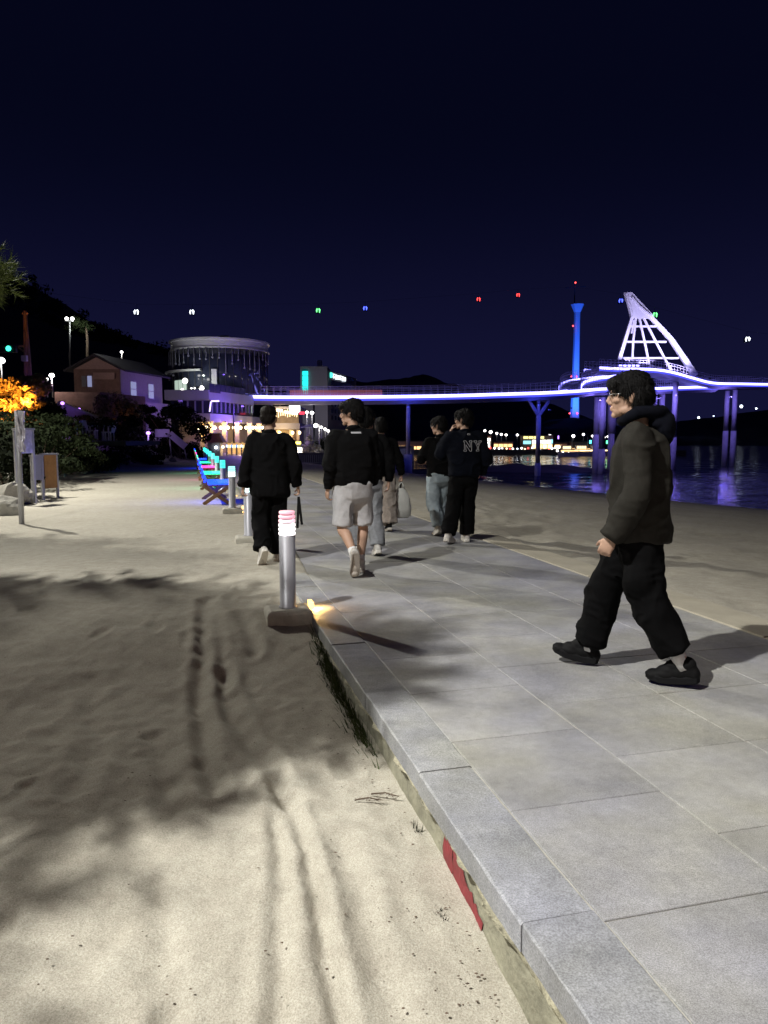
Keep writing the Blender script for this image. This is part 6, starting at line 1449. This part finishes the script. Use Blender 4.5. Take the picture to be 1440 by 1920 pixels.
# hood lying on the shoulders
def hood(p, m, sc=1.0):
    root, top_o, Hd, Rm, s = p; mb = MB(); c = Vector((0, -.02, 1.475)) * s + Vector((0, .03 * .55, 0))
    pts = []; rad = []
    for k in range(25):
        t = 2 * math.pi * k / 24; x = .098 * math.sin(t); y = -.012 - .105 * math.cos(t); back = (1 + math.cos(t)) / 2
        pts.append(c + Vector((x, y + .02, .045 + .035 * (1 - back) - .075 * (1 - back) ** 3 + .012 * back))); rad.append((.032 + .020 * back) * sc)
    mb.tube(pts, rad, 12, True); mb.ball(c + Vector((0, -.125, -.035)), (.09, .050, .095)); mb.ball(c + Vector((0, -.085, .0)), (.10, .06, .05))
    me = remesh(mb, .009, 5, 'hood'); wrinkle(me, .007, (9, 9, 9), 55); me.materials.append(m); link(bpy.data.objects.new('hood', me), root)
hood(n1, M['hoodblue'], .82)
# 2 man in all black on the sand edge
n2 = person(dict(h=1.735, pos=(-1.27, 8.25), heading=WALK + .02, seed=21, z=.008, label='broad man all in black walking away beside the nearest bollard', head_yaw=-.35, hair='short', hairm='hairbrown', sw=.185,
    elbowL=(-.265, -.03, 1.12), wristL=(-.295, .03, .86), elbowR=(.265, -.05, 1.12), wristR=(.315, .02, .86), palmR=(-1, 0, 0), curl=1.0,
    kneeL=(-.105, .02, .50), ankleL=(-.12, -.20, .18), kneeR=(.095, .04, .50), ankleR=(.085, .10, .095), footpitchL=.85, footpitchR=.0, footyawR=-.35, footyawL=.15,
    top=dict(name='overshirt', m='black', hem=.755, w=.212, d=.16, hemw=.98, slv=(.086, .078, .058), wr=.018, wf=(6, 6, 4)), bottom=dict(name='trousers', m='black2', kind='long', r=(.112, .10, .098), w=.185, crotch=.74, short=.0, wr=.012), shoes=('shoe_w', 'sole_w', 1.1)))
# 3 man in grey shorts
n3 = person(dict(h=1.785, pos=(-.32, 7.62), heading=WALK + .05, seed=31, label='man in a black sweatshirt and pale grey shorts walking away', head_yaw=.95, head_pitch=-.08, hair='full', sw=.178,
    elbowL=(-.245, -.04, 1.12), wristL=(-.255, .03, .86), elbowR=(.235, .0, 1.12), wristR=(.225, .13, .90), curl=.8,
    kneeL=(-.122, -.02, .495), ankleL=(-.065, -.29, .235), kneeR=(.118, .05, .50), ankleR=(.085, .03, .10), footpitchL=1.15, footpitchR=0, footyawL=-.15, footyawR=-.12,
    top=dict(name='sweatshirt', m='black', hem=.90, w=.205, d=.15, hemw=.95, slv=(.082, .072, .052), wr=.016, wf=(5, 5, 6)), bottom=dict(name='shorts', m='greyfleece', kind='shorts', r=(.112, .105, .100), w=.185, crotch=.72, up=.0, sm=3, wr=.012, wf=(7, 7, 5), waist=.98), shoes=('shoe_w', 'sole_g', 1.1), socks=.22))
bv = bvh_of(n3[1]); s3 = n3[4]
pts = [[project_back(bv, x * s3, z * s3, .003) for x in np.linspace(-.045, .055, 8)] for z in (1.438, 1.421)]
mb = MB(); v = pts[0] + pts[1]; mb.add(v, [(i, i + 1, 8 + i + 1, 8 + i) for i in range(7)]); mb.build('neck_label', M['print'], n3[1], local=True)
# 4 companion half hidden behind him
n4 = person(dict(h=1.745, pos=(-.20, 8.85), heading=WALK - .05, seed=41, label='man in black top and grey track pants mostly hidden behind the man in shorts', head_yaw=-.5, hair='full', elbowL=(-.27, 0, 1.13), wristL=(-.25, .1, .90), elbowR=(.27, -.03, 1.13), wristR=(.27, .03, .88),
    kneeL=(-.09, .12, .50), ankleL=(-.09, .22, .11), kneeR=(.09, .02, .50), ankleR=(.10, -.12, .12), footpitchR=.25,
    top=dict(name='sweatshirt', m='black', hem=.90, w=.195, d=.145, cm='greyfleece'), bottom=dict(name='track_pants', m='greypants', kind='long', r=(.102, .095, .085), w=.17, crotch=.74), shoes=('shoe_w', 'sole_w')))
# 5 man in beige wide trousers with a bag
n5 = person(dict(h=1.70, pos=(-.04, 11.2), heading=WALK - .08, seed=51, label='man in black top and wide beige trousers carrying a white bag', head_yaw=.1, hair='full', sw=.175, elbowL=(-.25, 0, 1.12), wristL=(-.24, .1, .88), elbowR=(.27, -.03, 1.12), wristR=(.32, .02, .87), palmR=(-1, 0, 0), curl=1.1,
    kneeL=(-.10, .10, .50), ankleL=(-.11, .18, .10), kneeR=(.10, -.02, .50), ankleR=(.10, -.12, .11), footpitchR=.2,
    top=dict(name='sweatshirt', m='black', hem=.84, w=.205, d=.15), bottom=dict(name='wide_trousers', m='beige', kind='long', r=(.125, .135, .15), w=.19, crotch=.72, wr=.014), shoes=('shoe_b', 'sole_w')))
# 6 smaller man in jeans
n6 = person(dict(h=1.70, pos=(.80, 10.65), heading=WALK + .02, seed=61, label='man in black jacket and light jeans left of the man with the lettered jacket', head_yaw=.75, head_pitch=-.1, glasses=True, elbowL=(-.26, .08, 1.14), wristL=(-.18, .27, 1.10), elbowR=(.27, -.02, 1.13), wristR=(.28, .04, .88), curl=1.0,
    kneeL=(-.085, .03, .50), ankleL=(-.05, -.10, .14), kneeR=(.09, .12, .50), ankleR=(.09, .20, .10), footpitchL=.35,
    top=dict(name='jacket', m='black', hem=.86, w=.195, d=.145), bottom=dict(name='jeans', m='denim', kind='long', r=(.105, .10, .095), w=.17, crotch=.74, wr=.012), shoes=('shoe_w', 'sole_w')))
# 7 man in lettered jacket, hand at his face
n7 = person(dict(h=1.775, pos=(1.07, 9.9), heading=WALK - .10, seed=71, label='man in a navy jacket lettered NY on the back, hand raised to his face', head_yaw=.85, head_pitch=-.05, glasses=True, sw=.19, elbowL=(-.285, .14, 1.17), wristL=(-.135, .19, 1.47), handdirL=(.35, -.05, .9), palmL=(.9, -.2, -.3), elbowR=(.29, -.05, 1.13), wristR=(.235, .07, .92), curl=.9,
    kneeL=(-.145, -.02, .50), ankleL=(-.235, -.12, .125), kneeR=(.07, .06, .50), ankleR=(.065, .08, .10), footpitchL=.18, footyawL=-.55, footyawR=-.1,
    top=dict(name='jacket', m='navy', hem=.885, w=.218, d=.165, hemw=.90, slv=(.094, .086, .062), wr=.017, wf=(5, 5, 5)), bottom=dict(name='trousers', m='black2', kind='long', r=(.108, .10, .098), w=.175, crotch=.74, wr=.010), shoes=('shoe_w', 'sole_w', 1.12)))
bv = bvh_of(n7[1]); s7 = n7[4]
def outline(name, P, ox, oz, hgt, parent, r=.0034):
    mb = MB(); Q = []
    for (x0, z0), (x1, z1) in zip(P, P[1:] + P[:1]):
        for k in range(5): t = k / 5; Q.append(project_back(bv, (ox + (x0 + (x1 - x0) * t) * hgt) * s7, (oz + (z0 + (z1 - z0) * t) * hgt) * s7, .003))
    mb.tube(Q + [Q[0]], r, 5, False); mb.build(name, M['print'], parent, local=True)
NN = [(0, 0), (.26, 0), (.26, .12), (.2, .12), (.2, .62), (.62, 0), (.78, 0), (.78, .88), (.84, .88), (.84, 1), (.58, 1), (.58, .88), (.64, .88), (.64, .36), (.22, 1), (0, 1), (0, .88), (.06, .88), (.06, .12), (0, .12)]
YY = [(.26, 0), (.58, 0), (.58, .12), (.5, .12), (.5, .42), (.74, .88), (.84, .88), (.84, 1), (.54, 1), (.54, .88), (.58, .88), (.43, .58), (.27, .88), (.31, .88), (.31, 1), (0, 1), (0, .88), (.1, .88), (.36, .42), (.36, .12), (.26, .12)]
outline('lettering', NN, -.055, 1.215, .135, n7[1]); outline('lettering', YY, .085, 1.215, .135, n7[1])
outline('neck_emblem', [(0, 0), (1.1, .1), (1.3, .5), (.4, .6), (0, .3)], .005, 1.425, .03, n7[1], .004)

# ---- things in their hands
def wpos(p, q): return p[0].matrix_world @ (Vector(q) * p[4])
def carrier_bag(p, wrist, label, w, h, drop, m, yaw=0.3):
    hnd = wpos(p, wrist) + Vector((0, 0, -.10)); o = empty('shopping_bag', hnd + Vector((0, 0, -drop - h))); tag(o, label, 'bag')
    n = 18; mb = MB(); v = []; f = []
    prof = [(.0, .70, .18), (.06, .98, .62), (.35, 1.0, .8), (.7, .86, .55), (.92, .55, .25), (1.0, .34, .12)]
    for z, kx, ky in prof:
        for k in range(n):
            t = 2 * math.pi * k / n; r1 = 1 + .10 * math.sin(3 * t + z * 5) + .05 * math.sin(7 * t - z * 9)
            x = w / 2 * kx * math.cos(t) * r1; y = w * .32 * ky * math.sin(t) * r1; ca, sa = math.cos(yaw), math.sin(yaw)
            v.append((o.location.x + x * ca - y * sa, o.location.y + x * sa + y * ca, o.location.z + z * h))
    for i in range(len(prof) - 1):
        for k in range(n): j = (k + 1) % n; f.append((i * n + k, i * n + j, i * n + n + j, i * n + n + k))
    f.append(tuple(range(n - 1, -1, -1))); mb.add(v, f); mb.build('sack', m, o, True)
    for s_ in (-1, 1): q = o.location + Vector((s_ * w * .13, 0, h * .98)); MB().tube([q, q.lerp(hnd, .5) + Vector((s_ * .01, 0, 0)), hnd], [.012, .009, .008], 6).build('handle', m, o, True)
carrier_bag(n5, (.32, .02, .87), 'white shopping bag hanging beside the beige trousers', .30, .46, .10, M['bag'], .2)
carrier_bag(n6, (.28, .04, .88), 'pale bag showing between the legs of the man in the lettered jacket', .28, .40, .12, M['bagp'], .5)
w_ = wpos(n2, (.325, .03, .80)); o = empty('strap', w_ + Vector((0, 0, -.55))); tag(o, 'black strap dangling from the hand of the man in black', 'strap')
for dx in (-.012, .02):
    MB().beam(w_ + Vector((0, 0, -.06)), w_ + Vector((dx * 1.6, .01, -.42 if dx < 0 else -.38)), .028, .008, up=(0, 1, 0)).build('band', M['shoe_b'], o)
w_ = wpos(n5, (.32, .02, .82)); o = empty('strap', w_ + Vector((0, 0, -.4))); tag(o, 'black strap hanging behind the white bag', 'strap'); MB().beam(w_ + Vector((0, 0, -.05)), w_ + Vector((-.03, .02, -.33)), .03, .012, up=(0, 1, 0)).build('band', M['shoe_b'], o)

# ================================================================== SMALL THINGS ON THE SAND
def sprig(px, py, z, ln, n, seed, label, grass=False):
    rg = np.random.default_rng(seed); x, y = gp(px, py, z); z0 = gz(x, y); o = empty('twig' if not grass else 'grass_tuft', (x, y, z0)); tag(o, label, 'twig' if not grass else 'grass', 'litter on the sand'); V = []
    mb = MB()
    if not grass:
        th = rg.uniform(-.5, .5); d = Vector((math.cos(th), math.sin(th) * .8, 0)); a_ = Vector((x, y, z0 + .028)) - d * ln / 2; b_ = a_ + d * ln
        mb.tube([a_, a_.lerp(b_, .5) + Vector((0, 0, .012)), b_], [.004, .003, .002], 5); mb.build('stem', M['bark'], o)
        for k in range(n):
            q = a_.lerp(b_, rg.random()); t = rg.uniform(-1.2, 1.2) + th; e = q + Vector((math.cos(t), math.sin(t), rg.uniform(-.05, .35))) * rg.uniform(.03, .06); w = Vector((-math.sin(t), math.cos(t), 0)) * .002; V += [q - w, q + w, e]
    else:
        for k in range(n):
            q = Vector((x + rg.normal() * ln * .25, y + rg.normal() * ln * .25, z0)); t = rg.uniform(0, 6.28); e = q + Vector((math.cos(t) * .6, math.sin(t) * .6, 1)) * ln * rg.uniform(.5, 1.1); w = Vector((-math.sin(t), math.cos(t), 0)) * .003; V += [q - w, q + w, e]
    np_mesh('needles' if not grass else 'blades', [tuple(q) for q in V], np.arange(len(V)).reshape(-1, 3), M['leaf_dark'] if grass else M['bark'], o)
sprig(690, 1492, -.2, .12, 14, 1, 'dark dry twig on the sand by the wall'); sprig(722, 1482, -.2, .13, 12, 2, 'second dry twig lying closer to the wall'); sprig(828, 1686, -.2, .035, 26, 3, 'small dark grass tuft in front of the red paint', True); sprig(785, 1540, -.2, .05, 16, 4, 'thin dry sprig at the wall foot left of the red paint', True); sprig(600, 1245, -.15, .05, 20, 9, 'tiny weed at the wall foot below the bollard', True)
rg = np.random.default_rng(9)
tv = []
for k in range(1500):
    a = rg.uniform(1.9, 4.2); c_ = math.exp(-((a - 3.3) / .45) ** 2) + .75 * math.exp(-((a - 2.55) / .3) ** 2)
    if rg.random() > c_: continue
    b = .01 - abs(rg.normal()) * .035; x, y = ab(a, b); z0 = gz(x, y); t = rg.uniform(0, 6.28); q = Vector((x, y, z0 - .005)); e = q + Vector((math.cos(t) * .5 - .35, math.sin(t) * .5, 1)) * rg.uniform(.03, .10); w = Vector((-math.sin(t), math.cos(t), 0)) * .004; tv += [tuple(q - w), tuple(q + w), tuple(e)]
M['weed'] = mat('weed blades', (.06, .08, .03), .8, var=.4, scale=20, spec=.1)
o = np_mesh('wall_weeds', tv, np.arange(len(tv)).reshape(-1, 3), M['weed']); tag(o, 'fringe of weeds growing along the foot of the low wall', 'weeds', kind='stuff')

# leaf litter, shell bits and pebbles scattered over the near sand
rg = np.random.default_rng(33); V = []; Fc = []
for k in range(330):
    px, py = rg.uniform(-20, 900), 1090 + 830 * rg.random() ** 1.2; x, y = gp(px, py, -.15); a_, b_ = to_ab(x, y)
    if b_ > -.02: continue
    if rg.random() < .7: x, y = ab(a_, -abs(rg.normal()) * .16 - .01)
    z = gz(x, y) + .012 + rg.uniform(-.006, .014); s_ = rg.uniform(.0015, .0045); t = rg.uniform(0, 6.28); n0 = len(V)
    for i in range(5): V.append((x + s_ * (1 + rg.random()) * math.cos(t + i * 1.256), y + s_ * .7 * (1 + rg.random()) * math.sin(t + i * 1.256), z))
    V.append((x, y, z + s_ * .8)); Fc += [(n0 + i, n0 + (i + 1) % 5, n0 + 5) for i in range(5)]
tag(np_mesh('sand_litter', V, Fc, M['bark']), 'tiny dark bits of litter scattered on the near sand', 'litter', kind='stuff')
